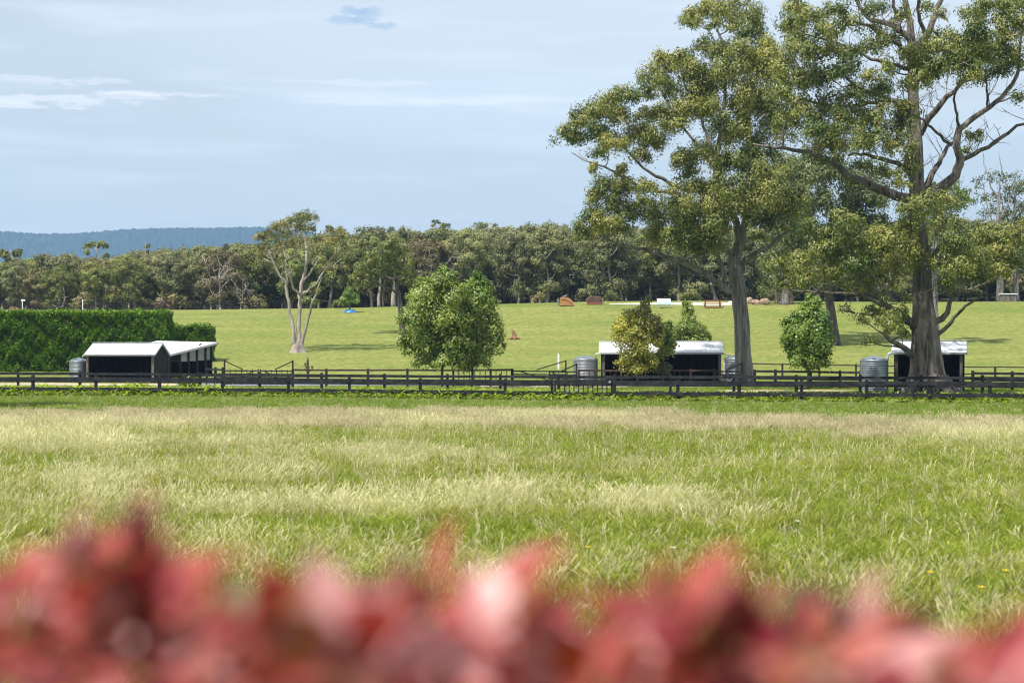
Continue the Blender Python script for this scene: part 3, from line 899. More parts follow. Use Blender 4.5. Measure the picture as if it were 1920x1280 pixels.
# --- far right pair
for (px, base_w, D, cl, lab) in (
    (1875, 13, 221, [(1835, 345, 20, 8, .35), (1860, 335, 22, 9, .35), (1885, 330, 22, 9, .5), (1845, 375, 24, 10, .4), (1880, 370, 26, 12, .5), (1860, 400, 26, 12, .5), (1890, 405, 26, 12, .6), (1840, 430, 26, 12, .7),
                     (1870, 440, 28, 14, .8), (1850, 470, 28, 12, .8), (1880, 480, 26, 12, .8), (1900, 350, 20, 8, .5)], 'wispy grey-trunked gum at far right, left one of the crest pair'),
    (1905, 11, 224, [(1905, 360, 24, 10, .5), (1925, 345, 26, 12, .6), (1915, 390, 26, 14, .7), (1930, 420, 28, 14), (1905, 445, 26, 14), (1925, 470, 28, 14), (1900, 500, 24, 12), (1940, 500, 26, 14), (1960, 400, 30, 18), (1965, 450, 30, 20)],
     'grey-trunked gum at the far right edge, right one of the pair on the crest')):
    t = Tree(G(px, D, -0.1), M['barkA'])
    t.line([G(px, D, -.2), P(px, 530, D), P(px + 2, 480, D), P(px - 4, 430, D), P(px - 2, 380, D), P(px, 340, D)], [base_w / 2 / F * D * k for k in (1.15, 1, .85, .6, .4, .15)], None, 9, .8)
    for q in range(5):
        yy = 500 - q * 30
        sgn = 1 if q % 2 else -1
        pxline(t, [(px, yy, 4), (px + sgn * 14, yy - 25, 3), (px + sgn * 26, yy - 60, 2), (px + sgn * 32, yy - 95, 1.2)], D, rng.uniform(-3, 3))
    traced_clumps(t, cl, D, px, 70, EUCD, 210, 0.42, 0.14, copies=1)
    t.build('gum_tree', lab)

# --- short-trunked tree on the crest near the boulders
t = Tree(G(1471, 209, -0.1), M['barkA'])
t.line([G(1471, 209, -.2), P(1471, 560, 209), P(1472, 545, 209), P(1470, 520, 209), P(1474, 490, 209)], [.65, .5, .42, .3, .12], None, 10, .6)
pxline(t, [(1472, 548, 4), (1490, 546, 3.5), (1520, 550, 3), (1550, 549, 2)], 209, -1)
traced_clumps(t, [(1440, 500, 26, 14), (1470, 490, 28, 14), (1500, 495, 26, 14), (1450, 525, 26, 12), (1485, 522, 26, 12), (1515, 520, 22, 10), (1430, 545, 16, 8, .7), (1470, 470, 24, 12), (1500, 540, 18, 6, .6)], 209, 1470, 55,
              ((.09, .13, .035), (.17, .19, .05), (.22, .18, .07)), 240, 0.40, 0.14)
t.build('gum_tree', 'low-branched tree with pale horizontal bough on the crest beside the boulders')

# --- three stemmed gum in the paddock
D3 = 160.0
t = Tree(G(559, D3, -0.1), M['barkpale'])
b0 = G(559, D3, 0)
t.line([b0 + (0, 0, -.2), b0 + (0, 0, .25), P(558, 645, D3)], [.95, .62, .45], None, 16, .2, lump=lambda i, a: 1 + .16 * np.sin(4 * a) + .1 * np.sin(7 * a + 1) + rng.uniform(-.05, .05, len(a)))
for sp_, b_ in (([(554, 655, 13), (552, 635, 9), (548, 612, 8), (543, 582, 7), (538, 549, 6.5), (536, 530, 6), (525, 516, 5), (513, 493, 4), (504, 470, 2.5)], -1.5),
                ([(559, 655, 15), (560, 625, 10), (561, 591, 9), (563, 553, 8.5), (567, 530, 8), (574, 500, 6.5), (575, 469, 5), (571, 445, 3.5), (562, 425, 2)], 1.0),
                ([(564, 654, 12), (568, 635, 7), (574, 612, 6), (581, 584, 5), (586, 565, 4), (596, 543, 3), (603, 520, 2)], -1.0),
                ([(537, 535, 5), (538, 510, 4), (535, 485, 3), (530, 455, 2)], 1.5), ([(563, 553, 5), (551, 541, 5), (546, 525, 4), (541, 505, 2.5)], -2.0),
                ([(565, 553, 6), (576, 545, 5), (595, 530, 4.5), (609, 504, 4), (624, 480, 3), (640, 464, 2)], -1.0), ([(568, 530, 5), (586, 505, 4), (600, 478, 3), (612, 450, 2)], 2.0),
                ([(574, 500, 4), (585, 470, 3), (592, 440, 2), (590, 415, 1.5)], -2), ([(575, 469, 3), (560, 450, 2.5), (545, 435, 1.5)], -1.5), ([(609, 504, 3), (622, 500, 2), (640, 485, 1.5)], 2),
                ([(513, 493, 3), (500, 488, 2), (490, 480, 1.5)], 1), ([(575, 475, 3), (590, 460, 2.5), (602, 432, 2)], -1), ([(535, 485, 2.5), (522, 462, 2), (510, 445, 1.5)], -1)):
    pxline(t, sp_, D3, b_, n=6, rs=.88)
C3 = [(488, 446, 13, 7), (500, 437, 15, 8), (515, 428, 16, 8), (534, 420, 17, 8), (552, 414, 17, 8), (572, 405, 17, 7), (586, 408, 12, 7), (560, 428, 16, 9, .8), (535, 440, 17, 9, .8), (512, 448, 15, 8, .8), (580, 428, 14, 9, .7),
      (487, 474, 9, 10, .8), (496, 462, 12, 8, .7), (545, 456, 14, 7, .6), (520, 465, 12, 7, .5), (617, 430, 11, 6), (632, 434, 14, 6), (645, 444, 12, 7), (600, 450, 15, 8, .7), (622, 456, 18, 8, .8), (645, 462, 12, 8, .8),
      (605, 470, 14, 8, .6), (635, 480, 14, 7, .5), (565, 448, 14, 8, .5), (545, 510, 10, 7, .4), (550, 480, 12, 8, .35), (590, 490, 12, 8, .35), (525, 495, 12, 8, .35), (615, 500, 12, 8, .3), (596, 545, 8, 6, .4), (648, 500, 9, 6, .3)]
traced_clumps(t, C3, D3, 570, 90, ((.105, .135, .032), (.28, .245, .075), (.36, .21, .10)), 560, 0.22, 0.085, puffs=8, copies=2)
t.build('gum_tree', 'pale three-stemmed gum with an open reddish-tipped crown alone in the mown paddock')

# --- dark tree left of the young pair
D4 = 178.0
t = Tree(G(752, D4, -0.1), M['barkdark'])
t.line([G(754, D4, -.2), P(753, 600, D4), P(750, 575, D4), P(746, 548, D4), P(742, 520, D4), P(738, 495, D4), P(735, 475, D4)], [.36, .3, .26, .22, .16, .1, .05], None, 8, .6)
for sp_, b_ in (([(747, 552, 5), (728, 540, 4), (705, 530, 3), (685, 522, 2)], -1), ([(743, 528, 4), (720, 515, 3), (700, 500, 2)], 1.5), ([(744, 540, 4), (760, 520, 3), (775, 505, 2)], -1), ([(740, 510, 3), (755, 490, 2.5), (762, 475, 1.5)], 1)):
    pxline(t, sp_, D4, b_, n=6)
traced_clumps(t, [(735, 460, 18, 11), (715, 472, 20, 11), (755, 474, 18, 11), (695, 488, 20, 11), (728, 488, 20, 11), (765, 492, 16, 11), (680, 502, 16, 10), (708, 508, 20, 9), (742, 505, 18, 9, .8), (770, 512, 14, 9, .8),
                  (672, 520, 10, 10), (690, 525, 14, 8, .8), (668, 538, 7, 8, .7), (760, 530, 14, 7, .5)], D4, 722, 60, ((.10, .13, .025), (.19, .20, .04), (.22, .18, .06)), 300, 0.34, 0.12, copies=2)
t.build('gum_tree', 'olive umbrella-crowned tree with thin dark trunk just left of the young leafy pair')


# --- young broadleaf trees
def broadleaf(name, label, px, D, by, lst, cols, n, L=0.24, W=0.19, fine=1.75, group=None, trunks=((0, 0),), tw=0.03):
    t = Tree(G(px, D, -0.05), M['barkdark'])
    ys = [q[1] - q[3] for q in lst]
    top = min(ys)
    for k, (dx, dy) in enumerate(trunks):
        b = G(px + dx, D + dy, -.1)
        t.line([b, P(px + dx, by - 30, D + dy), P(px + dx + rng.uniform(-5, 5), (by + top) / 2, D + dy), P(px + dx, top + 20, D + dy)], [.10, .085, .055, .015], None, 7, .5, .01)
    area = sum(q[2] * q[3] for q in lst)
    for q in sorted(lst, key=lambda q: -q[1]):
        c = P(q[0], q[1], D + rng.uniform(-.6, .6) * q[2] / F * D)
        s = D / F
        r3 = np.array((q[2], (q[2] + q[3]) / 2, q[3])) * s * 1.1
        nn = int(n * fine * q[2] * q[3] / area)
        cl = q[4] if len(q) > 4 else cols
        t.clump(c, r3 * 1.08, nn, L * .82, W * .78, cl, 0.25, 16, tw=0.012, shell=.8, twigs=.8)
    return t.build(name, label, group=group, leafm='leafbroad')


GRN = ((0.155, 0.215, 0.035), (0.30, 0.35, 0.075), (0.42, 0.44, 0.17))
GRB = ((0.10, 0.18, 0.025), (0.23, 0.32, 0.05), (0.32, 0.38, 0.09))
GRY = ((0.16, 0.17, 0.03), (0.44, 0.41, 0.06), (0.58, 0.50, 0.10))
GRO = ((0.14, 0.14, 0.03), (0.30, 0.28, 0.06), (0.35, 0.28, 0.08))
broadleaf('young_tree', 'wide leafy young tree with many small glossy leaves, left one of the touching pair', 829, 112, 726,
          [(795, 560, 28, 30, GRN), (825, 530, 24, 22, GRN), (832, 510, 10, 12, GRB), (850, 550, 24, 26, GRN), (778, 600, 26, 28), (812, 600, 30, 30), (846, 600, 28, 30), (765, 635, 18, 20), (795, 640, 28, 26), (830, 645, 30, 26),
           (860, 640, 24, 26), (800, 672, 24, 16), (835, 678, 24, 14), (862, 672, 16, 14), (780, 570, 18, 20), (805, 535, 14, 14, GRB), (845, 520, 12, 12, GRB), (775, 655, 16, 12)], GRN, 17000, L=.21, W=.15)
broadleaf('young_tree', 'leafy young tree with brighter green top, right one of the touching pair', 886, 113.5, 727,
          [(900, 532, 20, 16, GRB), (878, 540, 20, 18, GRB), (905, 560, 22, 22, GRB), (880, 580, 24, 26), (912, 595, 22, 24), (925, 620, 18, 18), (895, 625, 28, 26), (915, 650, 22, 20), (890, 660, 26, 20), (875, 685, 20, 12), (905, 676, 18, 12), (935, 640, 10, 14),
           (870, 620, 22, 26), (868, 650, 20, 20), (858, 570, 16, 20), (858, 600, 18, 22), (856, 640, 18, 22), (895, 515, 8, 8, GRB)], GRN, 15000, L=.21, W=.15)
broadleaf('young_tree', 'young tree turning yellow in front of the middle horse shelter', 1196, 114, 722,
          [(1185, 595, 22, 18, GRY), (1170, 612, 18, 20, GRY), (1200, 605, 20, 20, GRY), (1180, 635, 24, 22, GRY), (1215, 630, 20, 22, GRO), (1195, 660, 26, 22, GRY), (1180, 675, 20, 16, GRY), (1212, 675, 18, 16, GRY), (1190, 692, 22, 10, GRY),
           (1210, 580, 12, 16, GRO), (1214, 562, 6, 8, GRO), (1228, 610, 14, 18, GRO), (1235, 635, 14, 16, GRO)], GRY, 9500, L=.19, W=.14)
broadleaf('young_tree', 'dark green young tree beside the yellowing one at the open middle shelter', 1243, 115, 722,
          [(1243, 632, 14, 16, GRB), (1250, 612, 10, 10), (1255, 640, 12, 14), (1240, 660, 14, 12), (1232, 680, 12, 16, EUCD), (1242, 690, 14, 12, EUCD), (1248, 655, 12, 12)], GRN, 3200, L=.2, W=.15)
broadleaf('young_tree', 'pointed green young tree standing behind the roof of the middle horse shelter', 1292, 129, 716,
          [(1288, 580, 10, 12), (1290, 600, 16, 14), (1283, 618, 20, 14), (1305, 620, 16, 14), (1275, 635, 20, 14), (1300, 640, 22, 14), (1320, 630, 12, 14), (1265, 650, 16, 12), (1295, 658, 26, 12), (1322, 648, 10, 12), (1285, 568, 5, 6)], GRN, 8000, L=.21, W=.15)
broadleaf('young_tree', 'young bright green tree left of the largest gum, its twin-lobed top reaching the tree behind', 1516, 109, 722,
          [(1510, 590, 20, 20, GRB), (1525, 570, 16, 18, GRB), (1485, 600, 16, 14, GRB), (1540, 600, 16, 20), (1495, 625, 24, 22), (1530, 630, 26, 24, GRB), (1480, 640, 14, 16), (1510, 655, 28, 20), (1540, 655, 20, 18), (1500, 675, 22, 14), (1528, 680, 22, 14), (1550, 640, 12, 14), (1518, 555, 8, 10, GRB), (1505, 610, 20, 20)], GRB, 13000, L=.2, W=.15)
sap = broadleaf('sapling', 'small cone-shaped sapling with a bright blue wrap round its foot at the wood edge', 656, 206, 584,
          [(655, 543, 5, 7, GRB), (652, 552, 8, 8, GRB), (660, 553, 8, 8, GRB), (647, 561, 9, 7, GRB), (656, 563, 11, 7, GRB), (666, 561, 8, 7, GRB)], GRB, 2600, L=.3, W=.2)
mb = MB()
v = []
for i, (r_, z_) in enumerate(((.78, 0.0), (.72, .16), (.52, .3), (.2, .34))):
    for k in range(14):
        a = k / 14 * 6.283
        v.append((r_ * math.cos(a) * (1 + .12 * math.sin(3 * a)), .8 * r_ * math.sin(a), z_ * (1 + .25 * math.sin(4 * a)) + .02))
mb.add(v, [(i * 14 + k, i * 14 + (k + 1) % 14, (i + 1) * 14 + (k + 1) % 14, (i + 1) * 14 + k) for i in range(3) for k in range(14)] + [tuple(42 + k for k in range(14))])
mb.build('blue_wrap', M['blue'], sap, smooth=True)
# small staked seedling inside the paddock fence
broadleaf('seedling', 'thin straggly seedling showing above the fence below the three-stemmed gum', 577, 132, 700,
          [(572, 684, 3, 4), (576, 690, 4, 4), (585, 687, 2, 4), (580, 694, 5, 3)], GRO, 130, L=.16, W=.1)


# ------------------------------------------------------------------ the wood behind the paddock
def proto_tree(seed, H, W, kind, nl):
    """returns (trunk mesh, crown mesh)"""
    global rng
    keep = rng
    rng = np.random.default_rng(seed)
    bark = {'pale': M['barkpale'], 'dead': M['barkpale']}.get(kind, M['barkpale'])
    cols = {'olive': ((.12, .15, .042), (.265, .27, .08), (.27, .23, .10)), 'grey': ((.115, .13, .058), (.245, .25, .10), (.26, .22, .11)),
            'brown': ((.165, .145, .07), (.27, .23, .11), (.29, .21, .12)), 'pale': ((.14, .155, .07), (.275, .275, .115), (.28, .25, .14)),
            'green': ((.11, .15, .042), (.225, .25, .07), (.22, .23, .09)), 'dead': ((.18, .15, .11), (.24, .2, .14), (.27, .22, .16))}[kind]
    t = Tree((0, 0, 0), bark)
    x, y = 0.0, 0.0
    pts, rad = [np.zeros(3)], [.30]
    fork = H * rng.uniform(.22, .4)
    for k in range(1, 7):
        x += rng.normal(0, .22); y += rng.normal(0, .22)
        pts.append(np.array((x, y, H * .86 * k / 6))); rad.append((.28 if kind != 'dead' else .17) * (1 - k / 6.6))
    t.line(pts, rad, None, 6, 1.2)
    nlimb = 7 if kind != 'dead' else 11
    ends = []
    for k in range(nlimb):
        a = k * 2.4 + rng.uniform(0, 1)
        z0 = fork + (H * .75 - fork) * k / nlimb * rng.uniform(.6, 1)
        i = int(np.argmin(np.abs(np.array(t.nodes[:40])[:, 2] - z0)))
        p0 = t.nodes[i]
        e = np.array((math.cos(a) * W * rng.uniform(.45, .85), math.sin(a) * W * rng.uniform(.45, .85), z0 + H * rng.uniform(.16, .34)))
        e[2] = min(e[2], H * .97)
        m_ = p0 * .5 + e * .5 + rng.normal(0, .3, 3) + (0, 0, -.5)
        t.line([p0, m_, e], [.12, .08, .03] if kind != 'dead' else [.085, .055, .02], None, 5, 1.4)
        ends.append(e)
    if kind == 'dead':
        for e in list(ends):
            for q in range(3):
                t.twig(e, e + rng.normal(0, .9, 3) + (0, 0, .6), .05)
        ends = ends[:3]
    cl = list(ends)
    if kind != 'dead':
        for k in range(17):
            a = rng.uniform(0, 6.28); rr = W * math.sqrt(rng.uniform(.05, .9))
            zz = H * rng.uniform(.16, .93)
            lim = 1.0 if zz < .65 * H else 1 - (zz / H - .65) * 1.5
            cl.append(np.array((math.cos(a) * rr * lim, math.sin(a) * rr * lim, zz)))
        cl.append(np.array((x, y, H * .93)))
    for c in cl:
        r_ = W * rng.uniform(.34, .52)
        t.clump(c, (r_, r_, r_ * rng.uniform(.7, 1.0)), int(nl / len(cl)), .40, .175, cols, .45, 7, branch=True, tw=.03, twigs=.35)
    t.trunk.v += [v_ for v_ in t.twigs.v]
    off = t.trunk.n
    t.trunk.f += [tuple(i + off for i in q) for q in t.twigs.f]
    me_t = bpy.data.meshes.new('trunk')
    me_t.from_pydata(np.concatenate(t.trunk.v).tolist(), [], t.trunk.f)
    me_t.materials.append(bark)
    me_t.update()
    me_c = quads_mesh('crown', np.concatenate(t.LV), np.concatenate(t.LC), M['leaffar'])
    rng = keep
    return me_t, me_c


KINDS = []
for seed, H, W, kind in ((11, 11.5, 3.6, 'olive'), (12, 12.5, 3.2, 'grey'), (13, 10.5, 4.0, 'brown'), (14, 11.5, 3.6, 'pale'), (15, 10, 3.4, 'green'), (16, 12, 4.0, 'olive'),
                         (17, 13.0, 3.4, 'pale'), (18, 11, 3.8, 'grey'), (19, 9.5, 3.6, 'dead')):
    a, b = proto_tree(seed, H, W, kind, 13500 if kind != 'dead' else 500)
    KINDS.append((kind, a, b))
WORD = {'olive': ('olive-crowned gum', 'forest_tree'), 'grey': ('grey-green gum', 'forest_tree'), 'brown': ('brownish-crowned gum', 'forest_tree'), 'pale': ('pale-limbed gum', 'forest_tree'),
        'green': ('fresh green gum', 'forest_tree'), 'dead': ('leafless white-limbed gum', 'dead_tree')}
MARKS = [(-300, 60, 'above the left end of the clipped hedge'), (60, 160, 'behind the high rail fence over the clipped hedge'), (160, 320, 'above the right half of the clipped hedge'), (320, 400, 'above the low second hedge'),
         (400, 480, 'left of the three-stemmed gum'), (480, 560, 'behind the left stems of the three-stemmed gum'), (560, 640, 'behind the right stems of the three-stemmed gum'), (640, 700, 'behind the blue-wrapped sapling'),
         (700, 790, 'behind the olive umbrella-crowned tree'), (790, 860, 'above the left one of the leafy young pair'), (860, 950, 'above the right one of the leafy young pair'), (950, 1030, 'left of the curved orange jump'),
         (1030, 1095, 'behind the curved orange jump'), (1095, 1160, 'behind the brown brush jump'), (1160, 1230, 'above the yellowing young tree'), (1230, 1300, 'behind the white bench jump'), (1300, 1370, 'behind the red-brown table jump'),
         (1370, 1450, 'behind the trunk of the middle tall gum'), (1450, 1540, 'behind the boulders and the low-branched crest tree'), (1540, 1640, 'behind the dark dense gum'), (1640, 1770, 'behind the largest gum'),
         (1770, 1850, 'right of the largest gum trunk'), (1850, 2300, 'behind the grey-trunked pair at the right edge')]
wood, far = [], []
g = np.random.default_rng(5)
TOPU = [-200, 0, 60, 120, 200, 260, 330, 400, 480, 560, 650, 720, 800, 860, 930, 1080, 1300, 1700, 1800, 1920, 2100]
TOPY = [492, 490, 482, 482, 480, 474, 468, 460, 452, 448, 440, 428, 424, 426, 424, 424, 424, 420, 412, 400, 400]
row = 0
D = 236.0
while D < 640:
    sp = 5.2 + (D - 236) * 0.010
    a, b = (-150 - 960) / F * D, (2080 - 960) / F * D
    xs = np.arange(a, b, sp) + g.uniform(0, sp)
    for x in xs:
        xx = x + g.normal(0, 1.2); yy = D + g.normal(0, 1.3)
        u = xx / yy * F + 960
        kind = int(g.choice(9, p=[.18, .15, .12, .13, .08, .135, .10, .09, .015]))
        if 1040 < u < 1500 and row < 1:
            kind = int(g.choice([1, 7, 7, 3]))
        gr = float(gz(xx, yy))
        ztop = CAMZ + (HZ - np.interp(u, TOPU, TOPY) - 3) / F * yy
        s = g.uniform(.75, 1.15)
        Hk = (11.5, 12.5, 10.5, 11.5, 10, 12, 13, 11, 9.5)[kind]
        s = min(s, max(.45, (ztop - gr) / Hk * g.uniform(.86, 1.03)))
        if ztop - gr < 3.5:
            continue
        it = (xx, yy, gr - .1, s, g.uniform(0, 6.28), kind, row, u, g.uniform(.9, 1.15))
        (wood if row < 5 else far).append(it)
    D += 5.5 + (D - 236) * .012
    row += 1
seen = {}
todo = []
for (xx, yy, z, s, rz, k, r_, u, sx) in wood:
    kind = KINDS[k][0]
    mark = next((m for a, b, m in MARKS if a <= u < b), MARKS[0][2] if u < 0 else MARKS[-1][2])
    rowp = ('standing at the front edge of the wood', 'just inside the wood', 'in the third line of the wood', 'in the fourth line of the wood', 'deep in the wood')[r_]
    key = (kind, rowp, mark)
    seen.setdefault(key, []).append((u, (xx, yy, z, s, rz, k, sx)))
ORD = ['leftmost', 'second from the left', 'third from the left', 'fourth from the left', 'fifth from the left', 'sixth from the left']
for (kind, rowp, mark), lst in seen.items():
    lst.sort()
    word, nm = WORD[kind]
    for i, (u, (xx, yy, z, s, rz, k, sx)) in enumerate(lst):
        lab = f'{word} {rowp}, {mark}'
        if len(lst) > 1:
            lab = f'{ORD[min(i, 5)]} {lab}'
        w_ = lab.split()
        if len(w_) > 16:
            lab = lab.replace('standing at the front edge of the wood', 'at the wood edge').replace('in the third line of the wood', 'third line').replace('in the fourth line of the wood', 'fourth line')
        if len(lab.split()) > 16:
            lab = lab.replace('second from the left', 'second').replace('third from the left', 'third').replace('just inside the wood', 'inside the wood')
        o = empty(nm, (xx, yy, z), rz, lab, 'tree', 'gum trees of the wood behind the paddock')
        o.scale = (s * sx, s * sx, s)
        linkob('trunk', KINDS[k][1], o)
        c = linkob('crown', KINDS[k][2], o)
        c['kind'] = 'stuff'


def gn_scatter(name, protos, pos, rot, scl, idx, kind='stuff'):
    """one object that carries many copies of the meshes in protos (geometry nodes)"""
    coll = bpy.data.collections.new(name + '_source')
    for i, lst in enumerate(protos):
        lst = lst if isinstance(lst, (list, tuple)) else [lst]
        if len(lst) == 1:
            o = bpy.data.objects.new('%s_%02d' % (name, i), lst[0])
        else:
            import bmesh
            me = bpy.data.meshes.new('%s_%02d' % (name, i))
            bm = bmesh.new()
            off = 0
            for mi, m0 in enumerate(lst):
                nf_ = len(bm.faces)
                bm.from_mesh(m0)
                bm.faces.ensure_lookup_table()
                for q in range(nf_, len(bm.faces)):
                    bm.faces[q].material_index = mi
            bm.to_mesh(me); bm.free()
            for m0 in lst:
                me.materials.append(m0.materials[0])
            o = bpy.data.objects.new('%s_%02d' % (name, i), me)
        coll.objects.link(o)
    me = bpy.data.meshes.new(name)
    me.vertices.add(len(pos))
    me.vertices.foreach_set('co', np.asarray(pos, np.float32).ravel())
    a = me.attributes.new('rot', 'FLOAT_VECTOR', 'POINT'); a.data.foreach_set('vector', np.asarray(rot, np.float32).ravel())
    a = me.attributes.new('scl', 'FLOAT_VECTOR', 'POINT'); a.data.foreach_set('vector', np.asarray(scl, np.float32).ravel())
    a = me.attributes.new('idx', 'INT', 'POINT'); a.data.foreach_set('value', np.asarray(idx, np.int32))
    ob = linkob(name, me)
    ng = bpy.data.node_groups.new(name, 'GeometryNodeTree')
    ng.interface.new_socket('Geometry', in_out='INPUT', socket_type='NodeSocketGeometry')
    ng.interface.new_socket('Geometry', in_out='OUTPUT', socket_type='NodeSocketGeometry')
    nn = ng.nodes
    gi, go = nn.new('NodeGroupInput'), nn.new('NodeGroupOutput')
    ci = nn.new('GeometryNodeCollectionInfo')
    ci.inputs['Collection'].default_value = coll
    ci.inputs['Separate Children'].default_value = True
    ci.inputs['Reset Children'].default_value = True
    ip = nn.new('GeometryNodeInstanceOnPoints')
    ip.inputs['Pick Instance'].default_value = True

    def att(nm, t):
        n = nn.new('GeometryNodeInputNamedAttribute')
        n.data_type = t
        n.inputs['Name'].default_value = nm
        return n.outputs['Attribute']
    e2r = nn.new('FunctionNodeEulerToRotation')
    ng.links.new(att('rot', 'FLOAT_VECTOR'), e2r.inputs[0])
    ng.links.new(gi.outputs[0], ip.inputs['Points'])
    ng.links.new(ci.outputs[0], ip.inputs['Instance'])
    ng.links.new(att('idx', 'INT'), ip.inputs['Instance Index'])
    ng.links.new(e2r.outputs[0], ip.inputs['Rotation'])
    ng.links.new(att('scl', 'FLOAT_VECTOR'), ip.inputs['Scale'])
    ng.links.new(ip.outputs[0], go.inputs[0])
    md = ob.modifiers.new('scatter', 'NODES')
    md.node_group = ng
    ob['kind'] = kind
    return ob


fa = np.array([(a[0], a[1], a[2]) for a in far])
o = gn_scatter('forest', [[k[1], k[2]] for k in KINDS], fa, [(0, 0, a[4]) for a in far], [(a[3] * a[8], a[3] * a[8], a[3]) for a in far], [a[5] for a in far])
tag(o, 'mass of gum forest covering the rising hill behind the front trees', 'forest')

# tall thin-crowned trees that stand out above the wood
def emergent(px, ybase, ytop, D, w, label, cols=EUCM, n=10):
    gb = G(px, D, -.1)
    t = Tree(gb, M['barkpale'])
    top = P(px, ytop, D)
    t.line([gb, gb * .5 + top * .5 + (rng.normal(0, .3), 0, 0), top], [.25, .16, .04], None, 6, 1.5)
    for k in range(n):
        c = P(px + rng.uniform(-w, w), ytop + 4 + abs(rng.normal(0, (ybase - ytop) * .28)), D + rng.uniform(-1.5, 1.5))
        t.clump(c, (w * .34 / F * D, w * .32 / F * D, w * .27 / F * D), 190, .42, .17, cols, .4, 9, tw=.025, shell=.95)
    t.build('forest_tree', label, group='tall gums standing out above the wood', leafm='leaffar')


emergent(20, 490, 468, 300, 20, 'gum with layered crown poking above the wood at the far left edge')
emergent(182, 490, 453, 290, 22, 'tall sparse gum with bare limbs rising above the wood over the clipped hedge', n=9)
emergent(272, 480, 455, 300, 7, 'small narrow gum tip poking above the wood right of the tall sparse one', n=5)
emergent(720, 450, 424, 470, 22, 'tufted gum on the skyline above the olive umbrella-crowned tree')
emergent(825, 440, 412, 480, 16, 'high tufted gum on the skyline above the leafy young pair', n=7)
emergent(915, 440, 416, 480, 22, 'broad tufted gum on the skyline right of the leafy young pair', n=8)
emergent(985, 440, 420, 480, 16, 'thin tufted gum on the skyline midway to the tall gum', n=5)
emergent(1050, 445, 425, 480, 14, 'small tufted gum on the skyline beside the tall spreading gum crown', n=5)

# pale bare trees along the front edge
for px, D_, s_, lab in ((414, 231, .8, 'forked leafless white tree at the wood edge left of the three-stemmed gum'), (452, 230, .5, 'slender leafless white tree at the wood edge nearest the three-stemmed gum')):
    o = empty('dead_tree', G(px, D_, -.1), px * .37, lab, 'tree', 'bare white trees at the wood edge')
    o.scale = (s_,) * 3
    linkob('trunk', KINDS[8][1], o)
    tag(linkob('crown', KINDS[8][2], o), kind='stuff')

# the tree left of the frame whose shade lies on the grass at the left
o = empty('gum_tree', (-29.8, 72.5, -.1), 1.0, 'olive gum just outside the left edge, shading the grass before the fence', 'tree')
o.scale = (1.55, 1.25, 1.35)
linkob('trunk', KINDS[0][1], o)
tag(linkob('crown', KINDS[0][2], o), kind='stuff')

# three trunks on the crest
for px, w_, lab in ((711, .26, 'leaning pale trunk on the crest, leftmost of three behind the umbrella-crowned tree'), (719, .17, 'thin dark trunk on the crest between two pale ones'), (738, .36, 'thick pale trunk on the crest behind the umbrella-crowned tree')):
    t = Tree(G(px, 219, -.1), M['barkdark'] if px == 719 else M['barkpale'])
    t.line([G(px, 219, -.2), P(px - 1, 560, 219), P(px + 2, 530, 219), P(px + 1, 500, 219)], [w_, w_ * .75, w_ * .6, w_ * .3], None, 9, .8)
    for k in range(5):
        t.clump(P(px + rng.uniform(-14, 14), rng.uniform(478, 520), 219 + rng.uniform(-1, 2)), (1.2, 1.2, .8), 330, .45, .2, EUCD, .5, 6)
    t.build('gum_tree', lab, leafm='leaffar')

# low shrubs along the wood edge
SH = []
for i, (cols, n) in enumerate((((((.10, .12, .04), (.18, .18, .06), (.22, .2, .1))), 900), ((((.17, .15, .06), (.26, .22, .09), (.3, .25, .12))), 800), ((((.12, .08, .06), (.20, .13, .10), (.25, .18, .12))), 800))):
    V_, C_ = [], []
    for k in range(5):
        c = np.array((rng.uniform(-.9, .9), rng.uniform(-.6, .6), rng.uniform(.5, 1.2)))
        v_, c_, _ = clump_leaves(c, np.array((.9, .8, .7)), n // 5, .32, .14, cols, .1, 6)
        V_.append(v_); C_.append(c_)
    SH.append(quads_mesh('bush', np.concatenate(V_), np.concatenate(C_), M['leaffar']))
for px, D_, s_, k_, lab in ((150, 228, 1.5, 1, 'pale yellow-green bush by the high fence above the clipped hedge'), (330, 229, 1.5, 1, 'straw-coloured bush at the wood edge above the low hedge'), (312, 229, 1.2, 2, 'reddish-brown bush at the wood edge above the low hedge'),
                            (478, 229, 1.3, 1, 'rounded yellow-green bush left of the three-stemmed gum'), (640, 224, .9, 0, 'low green bush left of the blue-wrapped sapling'), (1010, 226, .9, 1, 'low yellow-green scrub left of the curved orange jump'),
                            (1145, 222, 1.0, 0, 'green bush right of the brown brush jump'), (1290, 224, 1.1, 0, 'green bush between the bench jump and the table jump'), (1450, 222, 1.0, 0, 'green bush behind the boulders')):
    o = linkob('bush', SH[k_], None, G(px, D_, -.1))
    o.scale = (s_,) * 3
    o.rotation_euler = (0, 0, px)
    tag(o, lab, 'bush', 'bushes along the wood edge')


